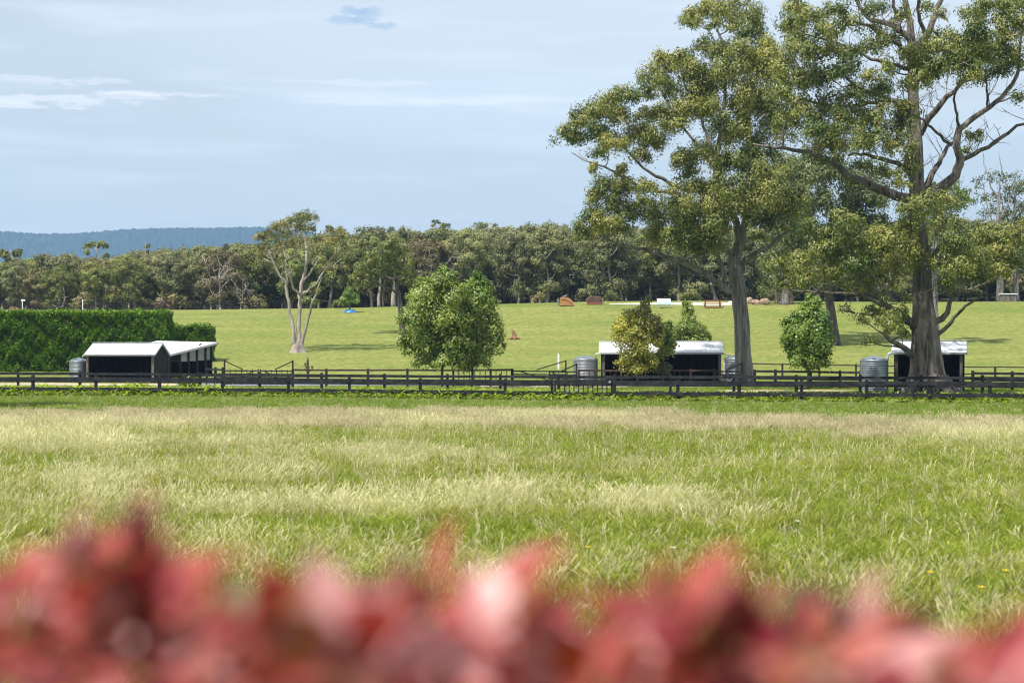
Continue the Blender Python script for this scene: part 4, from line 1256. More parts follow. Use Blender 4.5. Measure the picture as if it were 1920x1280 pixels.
# ------------------------------------------------------------------ clipped hedges
def hedge(name, label, u0, u1, D, ytop, depth, n):
    x0, x1 = (u0 - 960) / F * D, (u1 - 960) / F * D
    zb = float(gz((x0 + x1) / 2, D)) - .1
    zt = CAMZ + (HZ - ytop) / F * D
    root = empty(name, ((x0 + x1) / 2, D + depth / 2, zb), 0, label, 'hedge')
    w, h = x1 - x0, zt - zb
    MB().box((0, 0, h / 2 - .15), (w - .5, depth - .5, h - .3)).build('core', M['core'], root)
    # leaves over front, top, right end
    nf, ntp = int(n * .66), int(n * .16)
    ns = n - nf - ntp
    def lump(a, b):
        return .17 * np.sin(a * 2.1 + 1.3 * np.sin(b * 1.7)) + .13 * np.sin(b * 3.3 + a + 2 * np.sin(a * .7)) + .12 * np.sin(a * 5.3 + b) * np.sin(b * 4.9 + a * .6) + .05 * np.sin(a * 11 + 3 * np.sin(b * 3))
    a = rng.uniform(-w / 2, w / 2, nf); b = rng.uniform(0, h, nf)
    C1 = np.c_[a, -depth / 2 - lump(a, b) + np.abs(rng.normal(0, .14, nf)), b]
    a = rng.uniform(-w / 2, w / 2, ntp); b = rng.uniform(-depth / 2, depth / 2, ntp)
    C2 = np.c_[a, b, h + .5 * lump(a, b + 3) - np.abs(rng.normal(0, .12, ntp)) + .22 * rng.uniform(0, 1, ntp) * (rng.uniform(0, 1, ntp) > .8)]
    a = rng.uniform(-depth / 2, depth / 2, ns); b = rng.uniform(0, h, ns)
    sgn = np.where(rng.uniform(0, 1, ns) < .75, 1, -1)
    C3_ = np.c_[sgn * (w / 2 + lump(a, b) * .6 - np.abs(rng.normal(0, .14, ns))), a, b]
    C = np.concatenate([C1, C2, C3_])
    A = rng.normal(size=(n, 3)) * .7
    A[:, 2] += .5
    A[:nf, 1] -= .8
    V = leaf_quads(C, A, .26 * rng.uniform(.6, 1.3, n), .12 * rng.uniform(.7, 1.3, n))
    t = np.clip(rng.normal(.45, .3, n), 0, 1)[:, None]
    cc = np.array((.035, .095, .008)) * (1 - t) + np.array((.20, .32, .03)) * t
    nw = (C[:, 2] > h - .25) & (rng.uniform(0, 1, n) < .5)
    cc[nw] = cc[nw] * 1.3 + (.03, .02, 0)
    me = quads_mesh('foliage', V, cc, M['leafhedge'])
    tag(linkob('foliage', me, root), kind='stuff')


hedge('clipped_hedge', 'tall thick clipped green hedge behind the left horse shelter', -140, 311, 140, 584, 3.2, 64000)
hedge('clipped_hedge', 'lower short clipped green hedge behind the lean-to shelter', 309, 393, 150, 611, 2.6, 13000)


# ------------------------------------------------------------------ shelters
def corr_roof(x0, x1, ya, za, yb, zb, m, parent, per=.13, amp=.014, name='roof_sheet'):
    """corrugated sheet: ribs run from (ya,za) to (yb,zb)"""
    n = int((x1 - x0) / per * 4)
    xs = np.linspace(x0, x1, n)
    h = amp * np.sin(xs / per * 2 * math.pi)
    V = np.r_[np.c_[xs, np.full(n, ya), za + h], np.c_[xs, np.full(n, yb), zb + h], np.c_[xs, np.full(n, ya), za + h - .02], np.c_[xs, np.full(n, yb), zb + h - .02]]
    Fc = []
    for i in range(n - 1):
        Fc += [(i, i + 1, n + i + 1, n + i), (2 * n + i + 1, 2 * n + i, 3 * n + i, 3 * n + i + 1), (2 * n + i, 2 * n + i + 1, i + 1, i), (n + i, n + i + 1, 3 * n + i + 1, 3 * n + i)]
    Fc += [(0, n, 3 * n, 2 * n), (n - 1, 3 * n - 1, 4 * n - 1, 2 * n - 1)][:1]
    return MB().add(V, Fc).build(name, m, parent)


def board_wall(a, b, z0, ztop, m, parent, name='wall', t=.05, bw=.21, facing=1):
    """vertical boards from a to b (xy), top height function ztop(s)"""
    a, b = np.array(a, float), np.array(b, float)
    L = np.linalg.norm(b - a)
    d = (b - a) / L
    nrm = np.array((-d[1], d[0])) * facing
    n = max(1, int(round(L / bw)))
    mb = MB()
    for i in range(n):
        s0, s1 = L * i / n - .008, L * (i + 1) / n + .008
        off = nrm * ((i % 2) * .014)
        v = []
        for q in (0, t):
            for s in (s0, s1):
                p = a + d * s + nrm * q + off
                v += [(p[0], p[1], z0), (p[0], p[1], ztop(s))]
        mb.add(v, [(0, 1, 3, 2), (4, 6, 7, 5), (0, 4, 5, 1), (2, 3, 7, 6), (1, 5, 7, 3), (0, 2, 6, 4)])
    return mb.build(name, m, parent)


def shelter(u0, u1, D, depth, eave, ridge, rot, label, posts, backbay=True, pipes=()):
    """gabled open-fronted horse shelter, u0..u1 is the eave line in the photograph; rot about its front centre"""
    uc = (u0 + u1) / 2
    W = (u1 - u0) / F * D / math.cos(rot) if abs(rot) < .2 else (u1 - u0) / F * D * .97
    g0 = G(uc, D)
    zg = float(g0[2])
    root = empty('horse_shelter', g0, rot, label, 'horse shelter', 'open-fronted horse shelters')
    e, r_ = eave - zg, ridge - zg
    ov = .22
    hx = W / 2
    wx = hx - ov
    # roof, two slopes
    sl = (r_ - e) / (depth / 2)
    corr_roof(-hx, hx, 0, e, depth / 2, r_, M['roof'], root)
    corr_roof(-hx, hx, depth / 2 + .001, r_, depth, e, M['roof'], root)
    mb = MB().bar((-hx - .01, depth / 2, r_ + .025), (hx + .01, depth / 2, r_ + .025), .30, .022)
    mb.build('ridge_cap', M['roof'], root)
    # fascia at the gables and gutters
    for sx in (-1, 1):
        MB().bar((sx * (hx - .03), .02, e - .07), (sx * (hx - .03), depth / 2, r_ - .07), .03, .12).bar((sx * (hx - .03), depth / 2, r_ - .07), (sx * (hx - .03), depth - .02, e - .07), .03, .12).build('bargeboard', M['fascia'], root)
    for yy, sg in ((-.07, -1), (depth + .07, 1)):
        mb = MB()
        mb.box((0, yy, e - .10), (2 * hx, .11, .02)).box((0, yy + sg * .055, e - .055), (2 * hx, .012, .11)).box((0, yy - sg * .055, e - .06), (2 * hx, .012, .09))
        mb.build('gutter', M['gutter'], root)
    fy, by = .28, depth - .28
    gab = lambda s: (e - .06) + sl * min(s + fy, depth - fy - s) if False else min(e - .05 + sl * (s + fy), e - .05 + sl * (depth - (s + fy)))
    board_wall((-wx, by), (wx, by), 0, lambda s: e - .05 + sl * .25, M['inner'], root, 'back_wall', facing=1)
    board_wall((wx, fy), (wx, by), 0, gab, M['wall'], root, 'side_wall', facing=-1)
    board_wall((-wx, fy), (-wx, by), 0, gab, M['wall'], root, 'side_wall', facing=1)
    MB().bar((-wx, fy, e - .14), (wx, fy, e - .14), .07, .2).build('front_beam', M['wall'], root)
    for k, (px_, light) in enumerate(posts):
        MB().box((px_ * wx, fy - .07, (e - .05) / 2), (.17, .14, e - .05)).build('post', M['greytimber'] if light else M['wall'], root)
    # rafters
    for k in range(int(W / 1.2) + 1):
        x = -wx + .1 + (2 * wx - .2) * k / int(W / 1.2)
        MB().bar((x, fy, e - .07 + sl * fy - .03), (x, depth / 2, r_ - .1), .05, .1).build('rafter', M['inner'], root)
    MB().box((0, depth / 2, .02), (2 * wx - .12, depth - .7, .06)).build('floor_pad', M['floor'], root)
    return root, W, e


def tank(u0, u1, D, ytop, label, H=None, taps=False):
    r_ = (u1 - u0) / 2 / F * D
    g0 = G((u0 + u1) / 2, D)
    g0[1] += r_
    zt = CAMZ + (HZ - ytop) / F * D - g0[2]
    root = empty('water_tank', g0, 0, label, 'water tank', 'corrugated rainwater tanks')
    prof = [(r_ * .985, 0)]
    nr = int(zt / .11)
    for i in range(nr * 4 + 1):
        z = i / (nr * 4) * (zt - .16)
        prof.append((r_ + .014 * math.sin(i * math.pi / 2), z))
    prof += [(r_ * 1.005, zt - .155), (r_ * 1.005, zt - .02), (r_ * .96, zt)]
    MB().lathe((0, 0, 0), prof, 40).build('tank_wall', M['galv'], root, smooth=True)
    # faceted cone lid
    n = 14
    v = [(0, 0, zt + .24)]
    for k in range(n):
        a = 2 * math.pi * k / n
        rr = r_ * .95 if k % 2 else r_ * .95
        v.append((rr * math.cos(a), rr * math.sin(a), zt + (.0 if k % 2 else .05)))
    lid = MB().add(v, [(0, 1 + k, 1 + (k + 1) % n) for k in range(n)]).build('lid', M['galvlid'], root)
    for k in (3, 11):
        a = 2 * math.pi * k / 14 + math.pi
        MB().box((r_ * .7 * math.cos(a), r_ * .7 * math.sin(a) - .0, zt + .10), (.16, .16, .09)).build('lid_vent', M['gutter'], lid)
    if taps:
        for dx in (-.25, .45):
            MB().tube([(dx, -r_ - .01, .35), (dx, -r_ - .12, .35), (dx + .05, -r_ - .16, .25)], [.035, .035, .03], 7).build('tap', M['whitepipe'], root)
    return root


def pipe(pts, label, r_=.05):
    c = np.array(pts[0])
    o = MB().tube([np.array(p) - c for p in pts], [r_] * len(pts), 9).build('downpipe', M['whitepipe'], None, c, smooth=True)
    return tag(o, label, 'downpipe', 'white rainwater pipes')


# left shelter
sh1, W1, e1 = shelter(157, 291, 125, 5.6, 2.44, 3.30, 0.0, 'gabled horse shelter with white roof in front of the tall clipped hedge', ((-1, 1), (1, 1)))
tank(126, 161, 126.5, 676, 'galvanised water tank at the left end of the left shelter')
pp = lambda u, y, D: P(u, y, D)
pipe([pp(158, 666, 125.2), pp(156, 666.5, 125.2), pp(155, 667.5, 125.4), pp(155, 672, 126.2)], 'short white pipe from left shelter roof into its tank', .045)
# middle shelter (two bays)
sh2, W2, e2 = shelter(1123, 1356, 122, 4.6, 2.55, 3.38, -0.075, 'long double-bay horse shelter with white roof behind the yellowing young tree', ((-.97, 1), (0.03, 1), (.985, 1)))
MB().box((0.03 * W2 / 2, 2.2, 1.15), (.08, 3.9, 2.1)).build('divider_wall', M['inner'], sh2)
tank(1076, 1122, 121.5, 672, 'bluish galvanised water tank at the left end of the middle shelter')
tank(1361, 1407, 120.8, 671, 'galvanised water tank half hidden behind the middle tall gum trunk')
pipe([pp(1125, 663, 121.8), pp(1118, 663, 121.9), pp(1117, 664.5, 122), pp(1117, 674, 122.4)], 'white pipe from left end of middle shelter into the bluish tank')
pipe([pp(1350, 663, 121.7), pp(1364, 664, 121.6), pp(1367, 665.5, 121.6), pp(1367, 674, 121.9)], 'white pipe from right end of middle shelter into the half hidden tank')
pipe([pp(1358, 674, 121.6), pp(1358, 700, 121.6), pp(1358, 716, 121.6)], 'white upright pipe beside the half hidden tank', .04)
# right shelter
sh3, W3, e3 = shelter(1670, 1812, 103, 4.4, 2.53, 3.26, -0.27, 'single horse shelter with white roof behind the massive trunk of the largest gum', ((-.96, 1), (.95, 1)))
tank(1618, 1671, 102.2, 674, 'shining galvanised water tank with taps beside the right shelter', taps=True)
pipe([pp(1670, 662, 103.6), pp(1665, 664, 103.3), pp(1664, 667, 103.2), pp(1664, 674, 103.1)], 'short thick white pipe from right shelter roof into the shining tank', .085)
MB().box((0, -.05, .25), (W3 - .8, .05, .10)).build('kick_rail', M['gutter'], sh3)


# lean-to with skillion roof behind the left shelter
def leanto():
    A = P(319, 664, 132); Bc = P(408, 641.5, 137)
    dirv = np.array((-.87, .49, 0))
    C = Bc + dirv * 6.3; C[2] += .14
    Dd = A + dirv * 6.0; Dd[2] += .12
    g0 = G(320, 132)
    root = empty('lean_to_shelter', g0, 0, 'lean-to shelter with slanting white roof behind the right end of the left shelter', 'horse shelter')
    L = lambda p: np.asarray(p) - g0
    # ribs run down slope (B->A)
    n = 170
    V = []
    for (p, q) in ((A, Dd), (Bc, C)):
        for i in range(n):
            t = i / (n - 1)
            v = L(p + (q - p) * t); v[2] += .014 * math.sin(i * math.pi / 2)
            V.append(v)
    V += [v - np.array((0, 0, .03)) for v in V]
    Fc = [(i, i + 1, n + i + 1, n + i) for i in range(n - 1)] + [(2 * n + i + 1, 2 * n + i, 3 * n + i, 3 * n + i + 1) for i in range(n - 1)] + [(0, n, 3 * n, 2 * n)]
    Fc += [(i, 2 * n + i, 2 * n + i + 1, i + 1) for i in range(n - 1)] + [(n + i, n + i + 1, 3 * n + i + 1, 3 * n + i) for i in range(n - 1)]
    MB().add(V, Fc).build('roof_sheet', M['roof'], root)
    MB().bar(L(A) - (0, 0, .09), L(Bc) - (0, 0, .09), .04, .15).build('bargeboard', M['fascia'], root)
    e = L(Bc) + (.06, 0, -.10)
    MB().bar(e, e + dirv * 6.2, .12, .1).build('gutter', M['gutter'], root)
    zA = A[2] - g0[2] - .2; zB = Bc[2] - g0[2] - .22
    ab = (Bc - A)[:2]; Lab = np.linalg.norm(ab); u = ab / Lab
    pa = L(A)[:2]
    gzz = lambda p: float(gz(p[0] + g0[0], p[1] + g0[1])) - g0[2]
    zt = lambda s: zA + (zB - zA) * s / Lab
    for s in (.15, .24 * Lab, .42 * Lab, .6 * Lab, .78 * Lab, Lab - .55):
        p = pa + u * s + np.array(dirv[:2]) * .2
        z0 = gzz(p)
        MB().box((p[0], p[1], (z0 + zt(s)) / 2), (.13, .13, zt(s) - z0), math.atan2(u[1], u[0])).build('post', M['blacktimber'], root)
    # upper sheet panels between posts
    ss = [.24 * Lab, .42 * Lab, .6 * Lab, .78 * Lab, Lab - .55]
    ss = [.15] + ss
    for i in range(5):
        a = pa + u * (ss[i] + .1) + np.array(dirv[:2]) * .26; b = pa + u * (ss[i + 1] - .1) + np.array(dirv[:2]) * .26
        zlow = .95 + .2 * i / 5 + .35
        m = 22
        V = []
        for k in range(m):
            t = k / (m - 1)
            p = a + (b - a) * t
            off = .012 * math.sin(k * math.pi / 2)
            s = ss[i] + (ss[i + 1] - ss[i]) * t
            V += [(p[0] + off, p[1] - off, zlow), (p[0] + off, p[1] - off, zt(s) - .02)]
        MB().add(V, [(2 * k, 2 * k + 2, 2 * k + 3, 2 * k + 1) for k in range(m - 1)]).build('wall_sheet', M['gutter'] if i else M['wall'], root)
    # rear and far walls
    for p, q, zz in ((Bc + np.array((-.3, 0, 0)), C, zB), (C, Dd, zA), (Dd, A, zA)):
        a = L(p)[:2] + np.array(dirv[:2]) * (.3 if p is A else 0); b = L(q)[:2]
        if q is A:
            b = b + np.array(dirv[:2]) * .4
        mid = (a + b) / 2
        a = mid + (a - mid) * .93; b = mid + (b - mid) * .93
        board_wall(a, b, min(gzz(a), gzz(b)) - .1, lambda s, z_=zz: z_ - .1, M['inner'], root, 'wall')
    for bx, t in ((.62, 0), (.30, 1)):      # two small birds sit on the verge
        p = A + (Bc - A) * bx + (0, 0, .02)
        bd = MB()
        bd.tube([np.array((-.10, 0, .10)), np.array((-.02, 0, .13)), np.array((.08, 0, .20)), np.array((.12, 0, .25)), np.array((.17, 0, .24))], [.015, .06, .055, .035, .006], 7)
        bd.tube([np.array((0, 0, 0)), np.array((0, 0, .1))], [.008, .008], 4)
        if t == 0:
            o = bd.build('bird', M['blacktimber'], None, p, smooth=True)
            tag(o, 'small dark bird perched on the slanting lean-to roof edge', 'bird')
leanto()


# ------------------------------------------------------------------ fences and gates
def fence(posts_u, Dfun, rails, H, label, name='rail_fence', m='blacktimber', pw=.15, rh=.13, group='dark timber rail fences', pickets=None, skip=()):
    """posts at image columns posts_u on the path Dfun(u); rails at heights"""
    P0 = G(posts_u[0], Dfun(posts_u[0]))
    root = empty(name, P0, 0, label, 'fence', group)
    pp_ = [G(u, Dfun(u)) for u in posts_u]
    for i, p in enumerate(pp_):
        h = H + rng.uniform(-.03, .03)
        w = pw * rng.uniform(.92, 1.1)
        MB().box(np.array((0, 0, h / 2 - .1)), (w, w, h + .2), rng.uniform(-.05, .05)).box((0, 0, h + .012), (w * .8, w * .8, .024)).build('post', M[m], root, p - P0)
    for i in range(len(pp_) - 1):
        if i in skip:
            continue
        a, b = pp_[i] - P0, pp_[i + 1] - P0
        d = unit(b - a)
        nrm = np.array((d[1], -d[0], 0)) * (pw / 2 + .028)
        for rz_ in rails:
            j1, j2 = rng.uniform(-.015, .015), rng.uniform(-.015, .015)
            MB().bar(a + nrm + (0, 0, rz_ + j1) + d * .004, b + nrm + (0, 0, rz_ + j2) - d * .004, .05, rh).build('rail', M[m], root)
        if pickets and i in pickets:
            L = np.linalg.norm(b - a); k = int(L / .36)
            for q in range(1, k):
                p = a + (b - a) * q / k - nrm * .3
                MB().box(p + (0, 0, .58), (.05, .04, 1.0)).build('picket', M[m], root)
    return root


lin = lambda pts: (lambda u: float(np.interp(u, [p[0] for p in pts], [p[1] for p in pts])))
f1 = lin([(-120, 95.5), (0, 94.5), (600, 91.0), (1000, 86.5), (1920, 80.5), (2100, 79.5)])
fence([-54, 62, 180, 299, 417, 541, 655, 788, 947, 1035], f1, (.98, .42), 1.12, rh=.19, label='nearest dark two-rail fence, left run ending at the board gate')
fence([1152, 1271, 1386, 1503, 1625, 1742, 1856, 1972], f1, (.98, .42), 1.12, rh=.19, label='nearest dark two-rail fence, right run passing before the largest gum')
f2 = lin([(-120, 108), (0, 107), (500, 102.5), (1000, 97.5), (1920, 91), (2100, 90)])
fence([-82, 34, 150, 264, 375, 487, 603, 721, 839, 938, 1047, 1152, 1257, 1376, 1493, 1613, 1727, 1842, 1958], f2, (1.06, .62, .2), 1.2, 'second dark three-rail fence running parallel behind the nearest one', rh=.16)
f3 = lin([(540, 117), (1420, 116.5)])
fence([549, 612, 690, 764, 850, 920, 960], f3, (1.15, .72, .32), 1.25, 'reddish-black rail fence along the driveway, left run', m='brownblack', pickets=(4, 5))
fence([1085, 1165, 1235, 1295, 1340], lin([(1085, 116), (1340, 116)]), (1.1, .6, .25), 1.2, 'picketed dark yard fence in front of the middle shelter', m='brownblack', pickets=(0, 1, 2))
fence([1415, 1454, 1520, 1575, 1613], lin([(1415, 112), (1613, 108.5)]), (1.1, .65, .25), 1.2, 'dark three-rail fence between the middle tall gum and the shining tank')
fence([1824, 1898, 1975], lin([(1824, 108), (1975, 105)]), (1.1, .65, .25), 1.2, 'dark three-rail fence starting at the right wall of the right shelter')
fence([1400, 1467, 1536, 1605, 1680, 1765, 1866, 1960], lin([(1400, 134), (1960, 128)]), (1.08, .55), 1.15, 'thin brown two-rail fence at the foot of the mown slope, right side', m='brownblack', pw=.13, rh=.10)
fence([-60, 44, 126, 155, 200, 265, 330, 400, 486], lin([(-60, 221), (486, 223)]), (1.15, .75, .35), 1.25, 'thin dark fence along the crest above the clipped hedge', rh=.07, pw=.10)
fence([388, 404, 418], lin([(388, 119), (418, 117)]), (1.15, .7, .3), 1.3, 'very short dark fence stub at the left gate of the driveway')
for k, u in enumerate((42, 155)):
    o = MB().box((0, 0, .7), (.10, .08, 1.4)).box((0.08 if k == 0 else 0, 0, 1.25), (.55 if k == 0 else .14, .05, .18)).build('marker_post', M['whitepaint'], None, G(u, 220, 0))
    tag(o, ('white marker post with short arm at the crest fence, left end', 'plain white marker post at the crest fence above the clipped hedge')[k], 'post')


def gate(p_h, p_e, H, label, stile=.62, rails=(.2, .42, .64, .86, 1.08), m='blacktimber', bars=0, brace=True, bw=.09, diag=0):
    """gate leaf from hinge point p_h to end p_e; hinge stile rises above with a brace"""
    root = empty('field_gate', p_h, 0, label, 'gate', 'dark timber gates')
    e = np.asarray(p_e) - np.asarray(p_h)
    d = unit(e)
    MB().bar((0, 0, .05), (0, 0, H + stile), .10, .10, up=(0, 1, 0)).build('hinge_stile', M[m], root)
    MB().bar(e + (0, 0, .08), e + (0, 0, H), .09, .09, up=(0, 1, 0)).build('end_stile', M[m], root)
    for r_ in rails:
        MB().bar((d * .06) + (0, 0, r_), e - d * .06 + (0, 0, r_), .035, bw).build('rail', M[m], root)
    if brace:
        MB().bar((0, -.055, H + stile - .06), e * .55 + (0, -.055, H - .02), .05, .07).build('brace', M[m], root)
        MB().bar((d * .1) + (0, -.05, .15), e * .9 + (0, -.05, H - .1), .03, .07).build('brace', M[m], root)
    for k in range(bars):
        p = e * (k + 1) / (bars + 1)
        MB().box(p + (0, .03, H / 2 + .05), (.045, .03, H - .15)).build('picket', M[m], root)
    if diag:
        MB().bar((d * .12) + (0, -.045, .3), e * .5 + (0, -.045, H - .12), .03, .08).build('brace', M[m], root)
        MB().bar(e * .5 + (0, -.045, H - .12), e * .95 + (0, -.045, .3), .03, .08).build('brace', M[m], root)
    return root


gate(G(421, 117), G(484, 117.3), 1.2, 'left leaf of the double driveway gate with tall braced stile', bars=5)
gate(G(549, 116.6), G(488, 117), 1.2, 'right leaf of the double driveway gate with tall braced stile', bars=5)
gate(G(1061, 115), G(962, 116.5), 1.2, 'wide gate with long diagonal brace left of the bluish tank', bars=0, stile=.65)
gate(G(1081, 113), G(1030, 114), 1.15, 'smaller braced gate just before the bluish tank', stile=.5, bars=2)
gate(G(1391, 112), G(1338, 113.5), 1.2, 'braced gate in front of the half hidden tank', stile=.5, bars=2)
gate(G(1041, f1(1041) + .05), G(1147, f1(1147) + .05), 1.12, 'broad low board gate closing the nearest fence', stile=.0, rails=(), brace=False, diag=0)
rg = [o for o in bpy.data.objects if o.get('label') == 'broad low board gate closing the nearest fence'][0]
e_ = G(1147, f1(1147)) - G(1041, f1(1041))
for z_, hh in ((.98, .26), (.36, .24)):
    MB().bar((.05, -.03, z_), e_ - (.05, .03, 0) + (0, 0, z_), .045, hh).build('board', M['blacktimber'], rg)
MB().bar((.3, .04, .42), (e_[0] * .95, e_[1] * .95 + .04, .95), .03, .05).build('brace', M['gutter'], rg)
MB().bar((e_[0] * .5, .04, .42), (e_[0] * .9, e_[1] * .9 + .04, .7), .03, .04).build('brace', M['gutter'], rg)
for q in range(11):
    p = e_ * (q + 1) / 12
    MB().box(p + (0, .05, .64), (.05, .03, .82)).build('picket', M['blacktimber'], rg)
MB().box((e_[0] - .1, e_[1] - .1, 1.0), (.12, .06, .1)).build('latch', M['gutter'], rg)

# ------------------------------------------------------------------ small things on the slope
# white post
o = MB().box((0, 0, .62), (.14, .10, 1.3)).box((0, 0, 1.29), (.10, .07, .03)).build('marker_post', M['whitepaint'], None, G(1047, 142, 0))
tag(o, 'lone white post on the mown slope left of the bluish tank', 'post')
# stump
g0 = G(965, 172)
root = empty('tree_stump', g0, 0, 'broken reddish tree stump on the mown slope right of the leafy pair', 'stump')
MB().tube([(0, 0, -.1), (.02, 0, .25), (-.06, 0, .6), (-.12, .0, .85), (-.30, 0, 1.0)], [.38, .24, .17, .13, .03], 9, lump=lambda i, a: 1 + .2 * np.sin(3 * a + i) + rng.uniform(-.1, .1, len(a))).build('snag', M['stump'], root)
MB().tube([(-.1, -.05, .55), (-.2, -.1, .85), (-.32, -.1, .98)], [.12, .1, .02], 6).build('snag', M['stump'], root)
for a in (-2.7, -1.6, -.4, .5):
    MB().tube([(0, 0, .2), (math.cos(a) * .35, math.sin(a) * .35, .15), (math.cos(a) * .7, math.sin(a) * .6, .02)], [.14, .12, .05], 6).build('root', M['stump'], root)
# curved orange jump
g0 = G(1062, 210)
root = empty('horse_jump', g0, 0, 'orange timber jump with a quarter-round top on the crest', 'horse jump')
xs = [(-.78, 0)] + [(-.78, 1.0)] + [(-.1 + .95 * math.sin(t), .05 + .95 * math.cos(t)) for t in np.linspace(0, math.pi / 2 - .1, 9)] + [(.85, 0)]
def prism(poly, y0, y1):
    n = len(poly)
    v = [(x, y0, z) for x, z in poly] + [(x, y1, z) for x, z in poly]
    return MB().add(v, [tuple(range(n)), tuple(range(2 * n - 1, n - 1, -1))] + [(i, n + i, n + (i + 1) % n, (i + 1) % n) for i in range(n)])
prism(xs, -.9, .9).build('body', M['orangewood'], root)
MB().tube([(-.7, -.93, .75), (-.2, -.93, .72), (.3, -.93, .5), (.72, -.93, .1)], [.03] * 4, 5).build('trim', M['redwood'], root)
MB().tube([(-.95, .2, .0), (-.95, .2, .75)], [.1, .1], 8).build('post', M['greytimber'], root)
MB().tube([(-.5, 0, 1.02), (.1, 0, 1.22)], [.16, .16], 8).build('log', M['greytimber'], root)
# brush jump
g0 = G(1115, 211)
root = empty('brush_jump', g0, 0, 'dark brown brushwood jump right of the orange one', 'horse jump')
mb = MB()
for k in range(900):
    x = rng.uniform(-.95, .95); y = rng.uniform(-.4, .4)
    h = .95 - .35 * abs(x / .95) ** 3 + rng.uniform(-.12, .12)
    a = np.array((x, y, .05)); b = np.array((x * 1.05 + rng.normal(0, .08), y + rng.normal(0, .08), h))
    mb.bar(a, b, .03, .03, up=(0, 1, 0))
tag(mb.build('brushwood', M['brush'], root), kind='stuff')
MB().box((.95, -.3, .35), (.1, .1, .7)).build('post', M['whitepaint'], root)
MB().bar((-.95, -.45, .12), (.95, -.45, .12), .12, .2).build('ground_rail', M['redwood'], root)
# white bench jump
g0 = G(1245, 205.5)
root = empty('bench_jump', g0, 0, 'white curved-back bench jump with pale blue seat on the crest', 'horse jump')
for k in range(5):
    z0 = .72 + k * .09; y0 = .1 + .05 * k
    MB().bar((-.82, y0, z0), (.82, y0, z0), .06, .085).build('back_slat', M['whitepaint'], root)
for k in range(3):
    MB().bar((-.86, -.45 + k * .17, .56), (.86, -.45 + k * .17, .56), .15, .05).build('seat_slat', M['aqua'], root)
MB().bar((-.86, -.52, .46), (.86, -.52, .46), .04, .16).build('seat_front', M['aqua'], root)
for sx in (-1, 1):
    MB().box((sx * .6, -.35, .22), (.12, .1, .44)).build('leg', M['aqua'], root)
    MB().box((sx * .6, .15, .40), (.12, .1, .8)).build('leg', M['aqua'], root)
# red-brown table jump
g0 = G(1336, 205)
root = empty('table_jump', g0, 0, 'red-brown table jump with bench rail on the sand track', 'horse jump')
for k in range(4):
    MB().bar((-1.0, -.36 + k * .24, .86), (1.0, -.36 + k * .24, .86), .21, .12).build('top_plank', M['redwood'], root)
MB().bar((-1.12, -.62, .5), (1.12, -.62, .5), .25, .13).build('seat_plank', M['redwood'], root)
MB().bar((-1.12, .62, .5), (1.12, .62, .5), .25, .06).build('seat_plank', M['redwood'], root)
for sx in (-1, 1):
    MB().bar((sx * .92, -.6, .02), (sx * .85, -.2, .84), .08, .09).build('leg', M['redwood'], root)
    MB().bar((sx * .92, .6, .02), (sx * .85, .2, .84), .08, .09).build('leg', M['redwood'], root)
    MB().bar((sx * .9, -.68, .44), (sx * .9, .68, .44), .06, .1).build('crossbar', M['redwood'], root)
MB().bar((-1.15, -.8, .05), (1.15, -.8, .05), .14, .08).build('ground_rail', M['redwood'], root)


def rock(u, D, sx, sy, sz, m, label, seed, cat='boulder', group='boulders and stones'):
    g_ = np.random.default_rng(seed)
    n, k = 12, 7
    ph = g_.uniform(0, 6, 4)
    v, f = [], []
    for j in range(k):
        t = j / (k - 1) * math.pi
        for i in range(n):
            a = i / n * 2 * math.pi
            r_ = 1 + .13 * math.sin(2 * a + ph[0] + t) + .10 * math.sin(3 * a + ph[1]) * math.sin(2 * t + ph[2]) + g_.uniform(-.05, .05)
            v.append((math.copysign(abs(math.sin(t) * math.cos(a)) ** .75, math.cos(a)) * r_ * sx, math.copysign(abs(math.sin(t) * math.sin(a)) ** .75, math.sin(a)) * r_ * sy, -math.copysign(abs(math.cos(t)) ** .8, math.cos(t)) * sz * r_ + sz * .75))
    for j in range(k - 1):
        for i in range(n):
            f.append((j * n + i, j * n + (i + 1) % n, (j + 1) * n + (i + 1) % n, (j + 1) * n + i))
    f += [tuple(range(n - 1, -1, -1)), tuple((k - 1) * n + i for i in range(n))]
    o = MB().add(v, f).build('boulder' if cat == 'boulder' else 'stone', m, None, G(u, D, 0))
    return tag(o, label, cat, group)


rock(1417, 209, .62, .5, .34, M['boulder'], 'rounded pinkish boulder on the crest right of the middle tall gum trunk', 1)
rock(1434, 210, .6, .5, .38, M['boulder'], 'larger squarish pink boulder on the crest beside the rounded one', 2)
rock(1405, 211, .4, .4, .42, M['boulder'], 'small reddish boulder just right of the middle tall gum trunk', 3)
rock(1371, 209.5, .35, .3, .22, M['whitestone'], 'small pale rock between the table jump and the middle tall gum', 4)
rock(1484, 211, .3, .3, .7, M['boulder'], 'upright reddish stone behind the low-branched crest tree', 6)
rock(1457, 211, .3, .3, .8, M['boulder'], 'upright reddish-grey stone left of the low-branched crest tree', 7)
for u, s, sd_, lab in ((1838, .28, 11, 'largest white stone in the strappy border at the far right'), (1850, .2, 12, 'white stone beside the largest one in the strappy border'), (1866, .16, 13, 'small white stone between the two white stone groups in the border'),
                       (1890, .22, 14, 'rightmost white stone in the strappy border'), (1700, .13, 15, 'lone small white stone in the border below the largest gum')):
    rock(u, f1(u) + .15, s, s * .7, s * .35, M['whitestone'], lab, sd_, cat='stone')
